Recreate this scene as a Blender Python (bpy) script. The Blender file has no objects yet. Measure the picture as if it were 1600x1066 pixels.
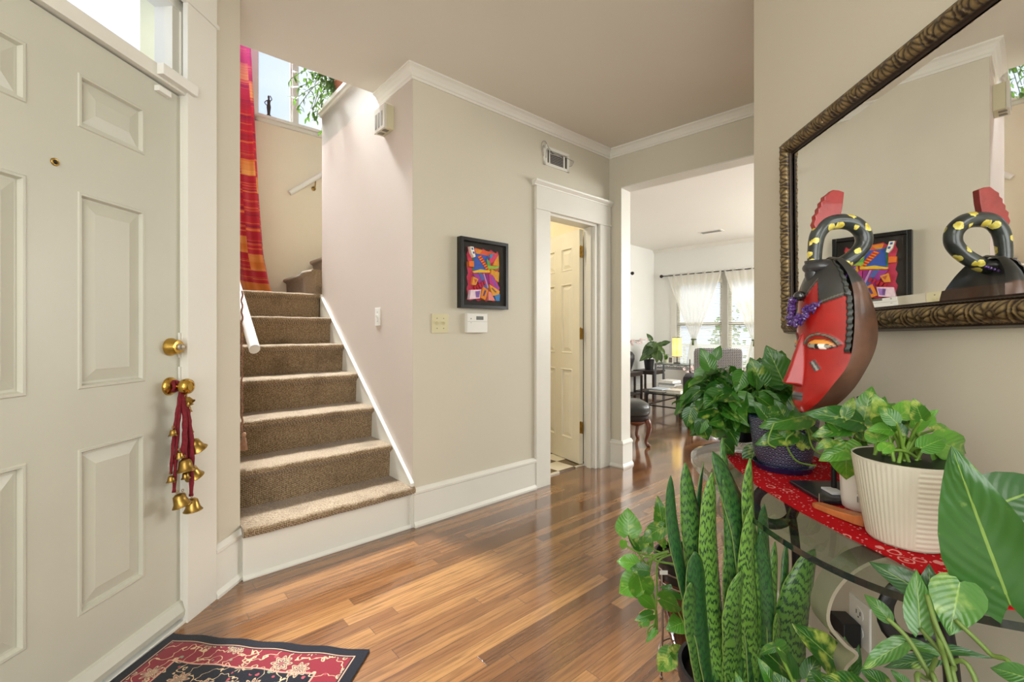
import bpy, bmesh, math, random
from mathutils import Vector, Matrix, noise
PI = math.pi
random.seed(7)
scn = bpy.context.scene
COL = scn.collection

# ---------------------------------------------------------------- camera
FPX, HOR, HCAM = 711.0, 518.0, 1.12
cam_d = bpy.data.cameras.new('camera'); cam = bpy.data.objects.new('camera', cam_d); COL.objects.link(cam)
cam.location = (0, 0, HCAM); cam.rotation_euler = (PI/2, 0, 0)
cam_d.sensor_width = 36.0; cam_d.lens = 36.0*FPX/1600.0
cam_d.shift_y = -(533.0-HOR)/1600.0
cam_d.clip_start = 0.02
scn.camera = cam
scn.view_settings.view_transform = 'Standard'; scn.view_settings.look = 'None'
scn.view_settings.gamma = 1.0; scn.view_settings.use_curve_mapping = False
scn.view_settings.exposure = 0.50

# ---------------------------------------------------------------- frames (plan directions of the walls)
def frame(x, y, deg): return Matrix.Translation((x, y, 0)) @ Matrix.Rotation(math.radians(deg), 4, 'Z')
FS = frame(-0.569, 2.608, 41.35)      # picture wall (x) / stair wall (y)
FO = frame(0.819, 3.830, -43.9)       # wall with the wide opening, and the living room
FD = frame(-1.385, 0.0, 86.06)        # front door wall: x along the hall, y out of the house
FR = frame(0.815, 0.0, -93.94)        # mirror wall: x towards the camera, y into the wall
def W(F, x, y, z=0.0): return F @ Vector((x, y, z))
def at(px, py, Y): return Vector(((px-800.0)/FPX*Y, Y, HCAM+(HOR-py)*Y/FPX))

# ---------------------------------------------------------------- world and lights
world = bpy.data.worlds.new('world'); scn.world = world; world.use_nodes = True
wn = world.node_tree; wn.nodes.clear()
wo = wn.nodes.new('ShaderNodeOutputWorld'); wb = wn.nodes.new('ShaderNodeBackground')
tc = wn.nodes.new('ShaderNodeTexCoord'); nz = wn.nodes.new('ShaderNodeTexNoise'); rp = wn.nodes.new('ShaderNodeValToRGB')
nz.inputs['Scale'].default_value = 2.2; nz.inputs['Detail'].default_value = 5
rp.color_ramp.elements[0].position = .42; rp.color_ramp.elements[0].color = (.60, .74, .98, 1)
rp.color_ramp.elements[1].position = .62; rp.color_ramp.elements[1].color = (.92, .95, 1.0, 1)
wn.links.new(tc.outputs['Generated'], nz.inputs['Vector']); wn.links.new(nz.outputs['Fac'], rp.inputs['Fac'])
wn.links.new(rp.outputs['Color'], wb.inputs['Color']); wb.inputs['Strength'].default_value = .75
dt = wn.nodes.new('ShaderNodeVectorMath'); dt.operation = 'DOT_PRODUCT'; dt.inputs[1].default_value = Vector((-.90, .25, .40)).normalized()
wn.links.new(tc.outputs['Generated'], dt.inputs[0])
mr = wn.nodes.new('ShaderNodeMapRange'); mr.inputs['From Min'].default_value = .80; mr.inputs['From Max'].default_value = 1.0; mr.inputs['To Min'].default_value = .86; mr.inputs['To Max'].default_value = 1.6
wn.links.new(dt.outputs['Value'], mr.inputs['Value']); wn.links.new(mr.outputs[0], wb.inputs['Strength'])   # sky brighter towards the sun
wn.links.new(wb.outputs[0], wo.inputs[0])

def area(name, loc, target, sx, sy, power, col=(1, 1, 1), spread=180):
    l = bpy.data.lights.new(name, 'AREA'); l.shape = 'RECTANGLE'; l.size = sx; l.size_y = sy
    l.energy = power; l.color = col; l.spread = math.radians(spread)
    o = bpy.data.objects.new(name, l); COL.objects.link(o); o.location = loc
    o.rotation_euler = (Vector(target)-Vector(loc)).to_track_quat('-Z', 'Y').to_euler()
    return o
# daylight through the tall stair window (its upper part, above the frame)
area('stair_window_daylight', W(FS, -.42, 2.30, 4.45), W(FS, -.46, .0, .3), .7, .9, 92, (.86, .93, 1.0), 60)
area('stairwell_daylight', W(FS, .5, 2.30, 4.3), W(FS, .5, .3, 3.6), 1.0, .9, 6, (.95, .97, 1.0))
# daylight of the living room windows, plus an unseen side lamp at the windowless wall
area('living_window_daylight', W(FO, 2.1, 4.5, 1.7), W(FO, .3, 0, 1.1), 2.2, 1.4, 85, (1, 1, .98))
area('living_side_area', W(FO, 3.0, 2.4, 1.8), W(FO, -1.0, 2.6, 1.2), 2.4, 1.4, 60, (1, 1, .98))
area('porch_daylight', W(FO, .2, 6.0, 3.4), W(FO, -.1, 4.8, 1.2), 3.5, 1.6, 120, (1, .99, .95))
# added unseen fill lamps: over the foyer, behind the camera, in the side hall
area('foyer_ceiling_fill', (-.35, -.7, 2.58), (-.2, .3, 0), 1.3, 1.3, 22, (1, .985, .95))
area('rear_fill', (-.2, -1.65, 1.35), (.1, 3.0, 1.75), 2.2, 1.6, 42, (.95, .985, 1.0))
area('hall_ceiling_fill', (1.5, 1.1, 2.58), (1.4, 1.6, 0), .5, .5, 6, (1, .98, .95))
area('powder_room_light', W(FS, .9, .75, 2.55), W(FS, 1.4, .6, 0), .35, .35, 9, (1, .92, .74))

# ---------------------------------------------------------------- materials
def lin(c): return tuple((v/255.0/12.92) if v/255.0 <= .04045 else ((v/255.0+.055)/1.055)**2.4 for v in c)+(1,)
class NT:
    def __init__(s, name):
        s.m = bpy.data.materials.new(name); s.m.use_nodes = True
        s.t = s.m.node_tree; s.b = s.t.nodes['Principled BSDF']; s.out = s.t.nodes['Material Output']
    def n(s, typ, **kw):
        nd = s.t.nodes.new('ShaderNode'+typ)
        for k, v in kw.items():
            if k in nd.inputs: nd.inputs[k].default_value = v
            else: setattr(nd, k, v)
        return nd
    def l(s, a, b): s.t.links.new(a, b)
    def val(s, x, sock):
        if hasattr(x, 'links'): s.l(x, sock)
        else: sock.default_value = x
    def math(s, op, a, b=0.0, c=0.0, clamp=False):
        nd = s.t.nodes.new('ShaderNodeMath'); nd.operation = op; nd.use_clamp = clamp
        s.val(a, nd.inputs[0]); s.val(b, nd.inputs[1]); s.val(c, nd.inputs[2])
        return nd.outputs[0]
    def mix(s, f, a, b, mode='MIX'):
        nd = s.t.nodes.new('ShaderNodeMix'); nd.data_type = 'RGBA'; nd.blend_type = mode
        s.val(f, nd.inputs[0]); s.val(a, nd.inputs[6]); s.val(b, nd.inputs[7])
        return nd.outputs[2]
    def ramp(s, f, *stops):
        nd = s.t.nodes.new('ShaderNodeValToRGB'); cr = nd.color_ramp
        while len(cr.elements) < len(stops): cr.elements.new(.5)
        for e, (p, c) in zip(cr.elements, stops): e.position = p; e.color = c if len(c) == 4 else lin(c)
        s.l(f, nd.inputs[0]); return nd.outputs[0]
    def xyz(s, v):
        nd = s.t.nodes.new('ShaderNodeSeparateXYZ'); s.l(v, nd.inputs[0]); return nd.outputs
    def bump(s, h, strength=.3, dist=.002):
        nd = s.n('Bump'); nd.inputs['Strength'].default_value = strength; nd.inputs['Distance'].default_value = dist
        s.l(h, nd.inputs['Height']); s.l(nd.outputs[0], s.b.inputs['Normal'])
    def obj(s): return s.n('TexCoord').outputs['Object']
    def noise(s, vec, scale, detail=3.0, rough=.5):
        nd = s.n('TexNoise'); nd.inputs['Scale'].default_value = scale; nd.inputs['Detail'].default_value = detail
        nd.inputs['Roughness'].default_value = rough; s.l(vec, nd.inputs['Vector']); return nd.outputs['Fac']
    def mapping(s, vec, scale=(1, 1, 1), rot=(0, 0, 0)):
        nd = s.n('Mapping'); nd.inputs['Scale'].default_value = scale; nd.inputs['Rotation'].default_value = rot
        s.l(vec, nd.inputs[0]); return nd.outputs[0]
    def set(s, **kw):
        for k, v in kw.items():
            s.val(v, s.b.inputs[{'rough': 'Roughness', 'metal': 'Metallic', 'coat': 'Coat Weight', 'spec': 'Specular IOR Level',
                                 'trans': 'Transmission Weight', 'base': 'Base Color', 'sheen': 'Sheen Weight', 'coatr': 'Coat Roughness', 'ior': 'IOR'}[k]])
        return s.m
MC = {}
def paint(name, rgb, rough=.5, var=.05, scale=6.0, bump=0.0, bscale=120.0, metal=0.0, coat=0.0, spec=.5):
    if name in MC: return MC[name]
    t = NT(name); o = t.obj(); f = t.noise(o, scale, 4)
    c = lin(rgb); hi = tuple(min(1, v*(1+var)) for v in c[:3])+(1,); lo = tuple(v*(1-var) for v in c[:3])+(1,)
    t.l(t.ramp(f, (.3, lo), (.7, hi)), t.b.inputs['Base Color'])
    t.set(rough=rough, metal=metal, coat=coat, spec=spec)
    if bump: t.bump(t.noise(o, bscale, 3), bump, .002)
    MC[name] = t.m; return t.m
wall_m = paint('wall_paint', (208, 202, 184), .62, .02, 1.5, .08, 260)
stairwall_m = paint('stair_wall_paint', (204, 192, 180), .55, .02, 1.5, .08, 260)
lr_m = paint('living_wall_paint', (230, 230, 225), .6, .015, 1.5, .05, 260)
ceil_m = paint('ceiling_paint', (224, 219, 207), .7, .02, 1.2, .08, 300)
lrceil_m = paint('living_ceiling_paint', (238, 236, 228), .7, .01, 1.2)
trim_m = paint('trim_paint', (228, 226, 216), .35, .02, 3.0)
door_m = paint('door_paint', (198, 197, 182), .38, .025, 4.0, .05, 90)
powder_m = paint('powder_paint', (236, 222, 186), .6, .02)
pdoor_m = paint('powder_door_paint', (238, 231, 208), .4, .02)
brass_m = paint('brass', (196, 158, 78), .22, .1, 30, metal=1.0)
oldbrass_m = paint('worn_brass', (168, 136, 72), .32, .22, 40, metal=1.0)
steel_m = paint('brushed_steel', (186, 178, 162), .45, .1, 12, metal=.65)
black_m = paint('black_plastic', (22, 22, 26), .4, .1)
iron_m = paint('black_iron', (38, 34, 34), .45, .15, metal=.4)
plastic_m = paint('white_plastic', (232, 231, 224), .4, .015)
ivory_m = paint('ivory_plastic', (214, 206, 168), .4, .015)
darkwood_m = paint('dark_wood', (52, 40, 34), .4, .2, 14)
whitepot_m = paint('white_ceramic', (232, 230, 222), .3, .02)
ribpot_m = paint('cream_ceramic', (214, 209, 192), .42, .03)
soil_m = paint('soil', (58, 42, 32), .95, .5, 60, .9, 90)
stem_m = paint('stem_green', (120, 158, 62), .5, .2, 20)
darkstem_m = paint('stem_dark', (88, 104, 52), .5, .2, 20)

def floor_mat():
    t = NT('oak_floor'); o = t.obj()
    v = t.xyz(t.mapping(o, rot=(0, 0, math.radians(-41.35))))
    u, w = v[0], v[1]
    BW = .057
    row = t.math('FLOOR', t.math('DIVIDE', w, BW))
    r1 = t.n('TexWhiteNoise'); r1.noise_dimensions = '1D'; t.l(row, r1.inputs['W'])
    L = 1.05
    uo = t.math('ADD', u, t.math('MULTIPLY', r1.outputs['Value'], 7.0))
    idx = t.math('FLOOR', t.math('DIVIDE', uo, L))
    cid = t.n('CombineXYZ'); t.l(row, cid.inputs[0]); t.l(idx, cid.inputs[1])
    r2 = t.n('TexWhiteNoise'); r2.noise_dimensions = '2D'; t.l(cid.outputs[0], r2.inputs['Vector'])
    base = t.ramp(r2.outputs['Value'], (0, (100, 62, 34)), (.3, (122, 79, 43)), (.65, (142, 95, 53)), (1, (168, 120, 70)))
    gv = t.n('CombineXYZ'); t.l(t.math('MULTIPLY', u, 2.0), gv.inputs[0]); t.l(t.math('MULTIPLY', w, 38.0), gv.inputs[1])
    t.l(t.math('MULTIPLY', r2.outputs['Value'], 30.0), gv.inputs[2])
    g = t.n('TexNoise'); g.inputs['Scale'].default_value = 2.2; g.inputs['Detail'].default_value = 5; g.inputs['Distortion'].default_value = .7
    t.l(gv.outputs[0], g.inputs['Vector'])
    gm = t.ramp(g.outputs['Fac'], (.32, (.42, .36, .32, 1)), (.55, (1, 1, 1, 1)), (.75, (1.12, 1.1, 1.05, 1)))
    c = t.mix(.75, base, gm, 'MULTIPLY')
    gv2 = t.n('CombineXYZ'); t.l(t.math('MULTIPLY', u, 5.0), gv2.inputs[0]); t.l(t.math('MULTIPLY', w, 220.0), gv2.inputs[1])
    fine = t.noise(gv2.outputs[0], 1.6, 3)
    c = t.mix(t.math('MULTIPLY', t.math('SUBTRACT', .46, fine, clamp=True), 3.0, clamp=True), c, lin((92, 50, 26)))
    fw = t.math('FRACT', t.math('DIVIDE', w, BW)); e1 = t.math('LESS_THAN', t.math('MINIMUM', fw, t.math('SUBTRACT', 1.0, fw)), .018)
    fu = t.math('FRACT', t.math('DIVIDE', uo, L)); e2 = t.math('LESS_THAN', fu, .0018)
    e = t.math('MAXIMUM', e1, e2)
    c = t.mix(t.math('MULTIPLY', e, .65), c, lin((62, 34, 18)))
    t.l(c, t.b.inputs['Base Color'])
    rr = t.math('ADD', .14, t.math('MULTIPLY', t.noise(o, 5.0, 4), .12))
    t.set(rough=rr, coat=1.0, coatr=.10, spec=.6)
    wav = t.noise(o, 9.0, 2)
    h = t.math('ADD', t.math('MULTIPLY', wav, 1.4), t.math('ADD', t.math('MULTIPLY', e, -.8), t.math('MULTIPLY', r2.outputs['Value'], .5)))
    t.bump(h, .26, .0014)
    return t.m
floor_m = floor_mat()
def tile_mat():
    t = NT('checker_tile'); o = t.obj(); m = t.mapping(o, rot=(0, 0, math.radians(-41.35)))
    ch = t.n('TexChecker'); ch.inputs['Scale'].default_value = 1/.19; t.l(m, ch.inputs['Vector'])
    ch.inputs['Color1'].default_value = lin((238, 230, 208)); ch.inputs['Color2'].default_value = lin((108, 88, 58))
    t.l(ch.outputs[0], t.b.inputs['Base Color']); t.set(rough=.35); return t.m
tile_m = tile_mat()
def carpet_mat():
    t = NT('stair_carpet'); o = t.obj()
    m = t.mapping(o, rot=(0, 0, math.radians(0)))
    v = t.xyz(m)
    a = t.math('ADD', v[0], t.math('MULTIPLY', t.math('ADD', v[2], v[1]), .6))
    b = t.math('SUBTRACT', v[0], t.math('MULTIPLY', t.math('ADD', v[2], v[1]), .6))
    wv = t.math('MULTIPLY', t.math('SINE', t.math('MULTIPLY', a, 520)), t.math('SINE', t.math('MULTIPLY', b, 520)))
    n = t.noise(o, 150, 3); big = t.noise(o, 5, 3)
    f = t.math('ADD', t.math('MULTIPLY', wv, .22), n)
    c = t.ramp(f, (.25, (94, 74, 50)), (.5, (142, 118, 88)), (.75, (184, 166, 140)))
    c = t.mix(t.math('MULTIPLY', t.math('SUBTRACT', .47, big, clamp=True), 2.4, clamp=True), c, lin((86, 68, 50)))
    t.l(c, t.b.inputs['Base Color']); t.set(rough=.95, spec=.15, sheen=.3)
    t.bump(f, .8, .003); return t.m
carpet_m = carpet_mat()
def glass_mat(name, col=(1, 1, 1, 1), rough=0.0, fres=True):
    t = NT(name)
    tr = t.n('BsdfTransparent'); tr.inputs[0].default_value = col; gl = t.n('BsdfGlossy'); gl.inputs['Roughness'].default_value = rough
    lw = t.n('LayerWeight'); lw.inputs[0].default_value = .5; mx = t.n('MixShader')
    t.l(t.math('ADD', .035, t.math('MULTIPLY', t.math('POWER', lw.outputs['Facing'], 5.0), .9), clamp=True), mx.inputs[0]); t.l(tr.outputs[0], mx.inputs[1]); t.l(gl.outputs[0], mx.inputs[2])
    t.l(mx.outputs[0], t.out.inputs[0]); return t.m
pane_m = glass_mat('window_glass'); tableglass_m = glass_mat('table_glass', (.86, .92, .88, 1), .02)
glassedge_m = paint('glass_edge', (26, 40, 36), .1, .1, coat=1.0)
crystal_m = glass_mat('clear_glass', (.93, .95, .95, 1), .03)
def mirror_mat():
    t = NT('mirror_glass'); f = t.noise(t.obj(), 5, 4)
    t.l(t.ramp(f, (.35, (.86, .87, .85, 1)), (.7, (.92, .93, .91, 1))), t.b.inputs['Base Color']); t.set(metal=1.0, rough=.012); return t.m
mirror_m = mirror_mat()
def attr_mat(name, attr='tone', rough=.5, coat=0.0, metal=0.0, bump=0.0, bscale=80, var=.12, nscale=25):
    t = NT(name); a = t.n('Attribute'); a.attribute_name = attr
    f = t.noise(t.obj(), nscale, 4)
    c = t.mix(1.0, a.outputs['Color'], t.ramp(f, (.3, (1-var, 1-var, 1-var, 1)), (.7, (1+var, 1+var, 1+var, 1))), 'MULTIPLY')
    t.l(c, t.b.inputs['Base Color']); t.set(rough=rough, coat=coat, metal=metal)
    if bump: t.bump(t.noise(t.obj(), bscale, 3), bump, .002)
    return t.m
def leaf_mat(name, dark, light, vari, vamt, rough=.3, coat=.3):
    t = NT(name); uv = t.n('UVMap'); uv.uv_map = 'UVMap'; u = t.xyz(uv.outputs[0])
    at_ = t.n('Attribute'); at_.attribute_name = 'tone'; a = t.n('SeparateColor'); t.l(at_.outputs['Color'], a.inputs[0])
    ax = t.math('ABSOLUTE', t.math('SUBTRACT', u[0], .5))
    ob = t.obj(); ns = t.noise(ob, 45, 4); ns2 = t.noise(ob, 14, 2)
    c = t.mix(a.outputs[0], lin(dark), lin(light))
    vf = t.math('MULTIPLY', t.math('SUBTRACT', t.math('ADD', ns, t.math('MULTIPLY', a.outputs[1], .22)), 1.0-vamt, clamp=True), 5.0, clamp=True)
    c = t.mix(vf, c, lin(vari))
    vein = t.math('SINE', t.math('MULTIPLY', t.math('SUBTRACT', u[1], t.math('MULTIPLY', ax, .7)), 52.0))
    mid = t.math('LESS_THAN', ax, .018)
    c = t.mix(t.math('MULTIPLY', mid, .6), c, lin((158, 190, 92)))
    c = t.mix(t.math('MULTIPLY', t.math('ADD', vein, 1.0), .03), c, lin(light))
    t.l(c, t.b.inputs['Base Color']); t.set(rough=rough, coat=coat, coatr=.15)
    t.bump(t.math('ADD', t.math('MULTIPLY', vein, .25), t.math('MULTIPLY', ns2, 1.2)), .35, .003)
    tl = t.n('BsdfTranslucent'); t.l(t.mix(.5, c, lin((130, 180, 50))), tl.inputs[0]); mx = t.n('MixShader'); mx.inputs[0].default_value = .15
    t.l(t.b.outputs[0], mx.inputs[1]); t.l(tl.outputs[0], mx.inputs[2]); t.l(mx.outputs[0], t.out.inputs[0])
    return t.m
pothos_m = leaf_mat('pothos_leaf', (24, 72, 24), (70, 130, 40), (176, 190, 84), .33)
deep_m = leaf_mat('pothos_deep_leaf', (22, 70, 22), (66, 124, 36), (150, 172, 70), .27)
neon_m = leaf_mat('pothos_pale_leaf', (36, 96, 30), (98, 160, 48), (186, 200, 96), .34)
bigleaf_m = leaf_mat('broad_leaf', (28, 78, 42), (76, 130, 48), (160, 188, 96), .26, .28, .5)
dark_leaf_m = leaf_mat('dark_leaf', (38, 66, 34), (84, 112, 56), (110, 130, 70), .2)
def snake_mat():
    t = NT('snake_plant_leaf'); uv = t.n('UVMap'); uv.uv_map = 'UVMap'; u = t.xyz(uv.outputs[0])
    at_ = t.n('Attribute'); at_.attribute_name = 'tone'; a = t.n('SeparateColor'); t.l(at_.outputs['Color'], a.inputs[0])
    ob = t.obj()
    cv = t.n('CombineXYZ'); t.l(t.math('MULTIPLY', u[0], 2.6), cv.inputs[0]); t.l(t.math('MULTIPLY', u[1], 8.0), cv.inputs[1]); t.l(t.math('MULTIPLY', a.outputs[1], 20), cv.inputs[2])
    nz_ = t.noise(cv.outputs[0], 3.0, 5, .65)
    ax = t.math('ABSOLUTE', t.math('SUBTRACT', u[0], .5))
    ph = t.math('ADD', t.math('MULTIPLY', u[1], 330.0), t.math('ADD', t.math('MULTIPLY', nz_, 21.0), t.math('MULTIPLY', t.math('SINE', t.math('MULTIPLY', u[0], 16.0)), 1.1)))
    band = t.math('SINE', ph)
    fine = t.noise(cv.outputs[0], 14.0, 4, .7)
    f = t.math('ADD', t.math('MULTIPLY', band, .62), t.math('MULTIPLY', t.math('SUBTRACT', fine, .5), 2.6))
    light = t.mix(a.outputs[0], lin((40, 88, 42)), lin((112, 156, 62)))
    c = t.mix(t.math('MULTIPLY', t.math('SUBTRACT', f, .10), 3.0, clamp=True), light, lin((28, 66, 38)))
    edge = t.math('GREATER_THAN', ax, .478)
    c = t.mix(t.math('MULTIPLY', edge, .5), c, lin((156, 184, 96)))
    t.l(c, t.b.inputs['Base Color']); t.set(rough=.36, coat=.15)
    t.bump(fine, .15, .002)
    return t.m
snake_m = snake_mat()

# ---------------------------------------------------------------- mesh builder (always in world coordinates, or in a frame's)
MW = {}
class MB:
    def __init__(s, F=None): s.bm = bmesh.new(); s.F = F; s.uv = None; s.cl = None
    def v(s, p):
        p = Vector(p); return s.bm.verts.new(s.F @ p if s.F else p)
    def face(s, vs):
        try: return s.bm.faces.new(vs)
        except ValueError: return None
    def box(s, x0, x1, y0, y1, z0, z1, bev=0.0):
        tmp = bmesh.new() if bev else None
        b = tmp or s.bm
        P = [(x0, y0, z0), (x1, y0, z0), (x1, y1, z0), (x0, y1, z0), (x0, y0, z1), (x1, y0, z1), (x1, y1, z1), (x0, y1, z1)]
        vs = [b.verts.new(p) if tmp else s.v(p) for p in P]
        for f in ((3, 2, 1, 0), (4, 5, 6, 7), (0, 1, 5, 4), (1, 2, 6, 5), (2, 3, 7, 6), (3, 0, 4, 7)): b.faces.new([vs[i] for i in f])
        if tmp:
            bmesh.ops.bevel(tmp, geom=list(tmp.edges), offset=bev, segments=2, affect='EDGES', profile=.6)
            s.join(tmp)
        return s
    def pane(s, x0, x1, y, z0, z1): s.face([s.v((x0, y, z0)), s.v((x1, y, z0)), s.v((x1, y, z1)), s.v((x0, y, z1))]); return s
    def join(s, tmp, M=None):
        mp = {}
        for v in tmp.verts: mp[v] = s.v((M @ v.co) if M else v.co)
        for f in tmp.faces: s.face([mp[v] for v in f.verts])
        tmp.free()
    def prism(s, pts, z0, z1):
        a = [s.v((x, y, z0)) for x, y in pts]; b = [s.v((x, y, z1)) for x, y in pts]; n = len(pts)
        s.face(a[::-1]); s.face(b)
        for i in range(n): s.face([a[i], a[(i+1) % n], b[(i+1) % n], b[i]])
        return s
    def extr(s, pts, axis, a0, a1):
        """profile pts in the plane of the other two axes, extruded along axis"""
        def mk(p, a): return {'x': (a, p[0], p[1]), 'y': (p[0], a, p[1]), 'z': (p[0], p[1], a)}[axis]
        A = [s.v(mk(p, a0)) for p in pts]; B = [s.v(mk(p, a1)) for p in pts]; n = len(pts)
        s.face(A[::-1]); s.face(B)
        for i in range(n): s.face([A[i], A[(i+1) % n], B[(i+1) % n], B[i]])
        return s
    def rings(s, rings, cap=True, closed=False):
        R = [[s.v(p) for p in r] for r in rings]; n = len(R[0]); m = len(R)
        for i in range(m if closed else m-1):
            a, b = R[i], R[(i+1) % m]
            for j in range(n): s.face([a[j], a[(j+1) % n], b[(j+1) % n], b[j]])
        if cap and not closed: s.face(R[0][::-1]); s.face(R[-1])
        return s
    def lathe(s, prof, c=(0, 0, 0), seg=24, axis=None, fn=None, cap=True):
        """prof = [(r, h)]; axis = direction of h"""
        ax = Vector(axis or (0, 0, 1)).normalized(); q = ax.to_track_quat('Z', 'Y'); c = Vector(c); R = []
        for r, h in prof:
            R.append([c + q @ Vector(((r*(fn(2*PI*k/seg, h) if fn else 1))*math.cos(2*PI*k/seg), (r*(fn(2*PI*k/seg, h) if fn else 1))*math.sin(2*PI*k/seg), h)) for k in range(seg)])
        return s.rings(R, cap)
    def tube(s, pts, r, seg=8, cap=True, closed=False, flat=None):
        pts = [Vector(p) for p in pts]; n = len(pts); R = []; up = Vector((0, 0, 1)); prev = None
        for i, p in enumerate(pts):
            if closed: t = pts[(i+1) % n]-pts[i-1]
            else: t = pts[min(i+1, n-1)]-pts[max(i-1, 0)]
            if t.length < 1e-9: t = Vector((0, 0, 1))
            t.normalize()
            if prev is None:
                a = up if abs(t.dot(up)) < .9 else Vector((1, 0, 0)); nrm = (a - t*a.dot(t)).normalized()
            else: nrm = (prev - t*prev.dot(t)); nrm = nrm.normalized() if nrm.length > 1e-6 else t.orthogonal().normalized()
            prev = nrm; bn = t.cross(nrm); rr = r[i] if isinstance(r, (list, tuple)) else r
            R.append([p + nrm*(rr*math.cos(2*PI*k/seg)) + bn*(rr*(flat or 1)*math.sin(2*PI*k/seg)) for k in range(seg)])
        return s.rings(R, cap, closed)
    def cyl(s, a, b, r, r2=None, seg=16): return s.tube([a, b], [r, r if r2 is None else r2], seg)
    def ball(s, c, r, sc=(1, 1, 1), seg=12, rings=8):
        c = Vector(c); R = []
        for i in range(rings+1):
            th = PI*(.02+.96*i/rings)
            R.append([c+Vector((r*sc[0]*math.sin(th)*math.cos(2*PI*k/seg), r*sc[1]*math.sin(th)*math.sin(2*PI*k/seg), r*sc[2]*math.cos(th))) for k in range(seg)])
        return s.rings(R[::-1])
    def layers(s):
        if s.uv is None: s.uv = s.bm.loops.layers.uv.new('UVMap'); s.cl = s.bm.loops.layers.float_color.new('tone')
    def grid(s, P, UV=None, colf=None):
        """P[i][j] points; UV(i,j); colf(i,j)"""
        if UV or colf: s.layers()
        V = [[s.v(p) for p in r] for r in P]
        for i in range(len(V)-1):
            for j in range(len(V[0])-1):
                f = s.face([V[i][j], V[i][j+1], V[i+1][j+1], V[i+1][j]])
                if f and (UV or colf):
                    for lp, (a, b) in zip(f.loops, ((i, j), (i, j+1), (i+1, j+1), (i+1, j))):
                        if UV: lp[s.uv].uv = UV(a, b)
                        lp[s.cl] = colf(a, b) if colf else (1, 1, 1, 1)
        return s
    def leaf(s, base, dirv, nrm, L, Wd, fold=.25, droop=.3, tone=None, shape='heart', nv=9, curl=0.0):
        t = Vector(dirv).normalized(); n = Vector(nrm); n = (n - t*n.dot(t)); n = n.normalized() if n.length > 1e-5 else t.orthogonal().normalized()
        x = t.cross(n); base = Vector(base)
        H = ([0, .07, .18, .32, .48, .63, .77, .88, .95, 1], [.30, .72, .96, 1.0, .88, .68, .44, .24, .11, .0]) if shape == 'heart' else \
            ([0, .08, .2, .35, .5, .65, .8, .9, .96, 1], [.08, .42, .76, .96, 1.0, .90, .64, .38, .18, 0])
        tone = tone or (random.random(), random.random(), 0, 1)
        U = [-1, -.55, 0, .55, 1]; P = []
        for v, w in zip(*H):
            a = droop*v*v; row = []
            ly = L*(v - .30*a*v); lz = -L*a*.75
            for u in U:
                lobe = (-.13*L*abs(u)*(1-v)**4) if shape == 'heart' else 0
                wob = .03*L*math.sin(v*9+u*3+curl*9)
                row.append(base + t*(ly+lobe) + x*(u*w*Wd*.5) + n*(lz + fold*abs(u)*w*Wd*.5 + wob*abs(u) + curl*L*v*v*.3*u))
            P.append(row)
        s.grid(P, lambda i, j: ((U[j]+1)/2, H[0][i]), lambda i, j: tone)
        return s
    def colour_all(s, c):
        s.layers()
        for f in s.bm.faces:
            for lp in f.loops: lp[s.cl] = c
    def build(s, name, mat, parent=None, smooth=False, origin=None, label=None, cat=None, group=None, kind=None, bevel=0.0, keep=False, ang=None):
        bm = s.bm
        bmesh.ops.recalc_face_normals(bm, faces=list(bm.faces)) if not keep else None
        if parent is not None: M = MW[parent.name]
        else:
            if origin is None:
                xs = [v.co for v in bm.verts]; origin = (sum(min(p[i] for p in xs)+max(p[i] for p in xs) for i in (0,))/2, (min(p[1] for p in xs)+max(p[1] for p in xs))/2, min(p[2] for p in xs))
            M = origin if isinstance(origin, Matrix) else Matrix.Translation(origin)
        bmesh.ops.transform(bm, matrix=M.inverted(), verts=list(bm.verts))
        me = bpy.data.meshes.new(name); bm.to_mesh(me); bm.free()
        ms = mat if isinstance(mat, (list, tuple)) else [mat]
        for m_ in ms: me.materials.append(m_)
        if smooth:
            for p in me.polygons: p.use_smooth = True
        o = bpy.data.objects.new(name, me); COL.objects.link(o)
        if ang is not None:
            for e in me.edges: pass
            me.set_sharp_from_angle(angle=math.radians(ang))
        if parent is not None: o.parent = parent; MW[o.name] = M
        else: o.matrix_world = M; MW[o.name] = M
        if bevel:
            b = o.modifiers.new('bevel', 'BEVEL'); b.width = bevel; b.segments = 2; b.limit_method = 'ANGLE'
        tag(o, label, cat, group, kind); return o
def tag(o, label=None, cat=None, group=None, kind=None):
    if label: o['label'] = label
    if cat: o['category'] = cat
    if group: o['group'] = group
    if kind: o['kind'] = kind
def thing(name, label, cat, M, group=None, kind=None):
    if not isinstance(M, Matrix): M = Matrix.Translation(M)
    o = bpy.data.objects.new(name, None); COL.objects.link(o); o.matrix_world = M; MW[o.name] = M.copy()
    o.empty_display_size = .05; tag(o, label, cat, group, kind); return o
def struct(name, mb, mat, **kw): return mb.build(name, mat, origin=(0, 0, 0), kind='structure', **kw)
def copy_tree(o, M=None, label=None, parent=None):
    c = o.copy(); COL.objects.link(c)
    if parent is not None: c.parent = parent
    for ch in list(o.children): copy_tree(ch, parent=c)
    if M is not None: c.matrix_world = M; MW[c.name] = M
    if label: c['label'] = label
    return c
def smooth_path(pts, n=6):
    pts = [Vector(p) for p in pts]; out = []
    for i in range(len(pts)-1):
        p0 = pts[max(i-1, 0)]; p1 = pts[i]; p2 = pts[i+1]; p3 = pts[min(i+2, len(pts)-1)]
        for k in range(n):
            t = k/n; out.append(.5*((2*p1)+(p2-p0)*t+(2*p0-5*p1+4*p2-p3)*t*t+(3*p1-p0-3*p2+p3)*t**3))
    out.append(pts[-1]); return out
# ================================================================ the setting
CEIL = 2.635
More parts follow.
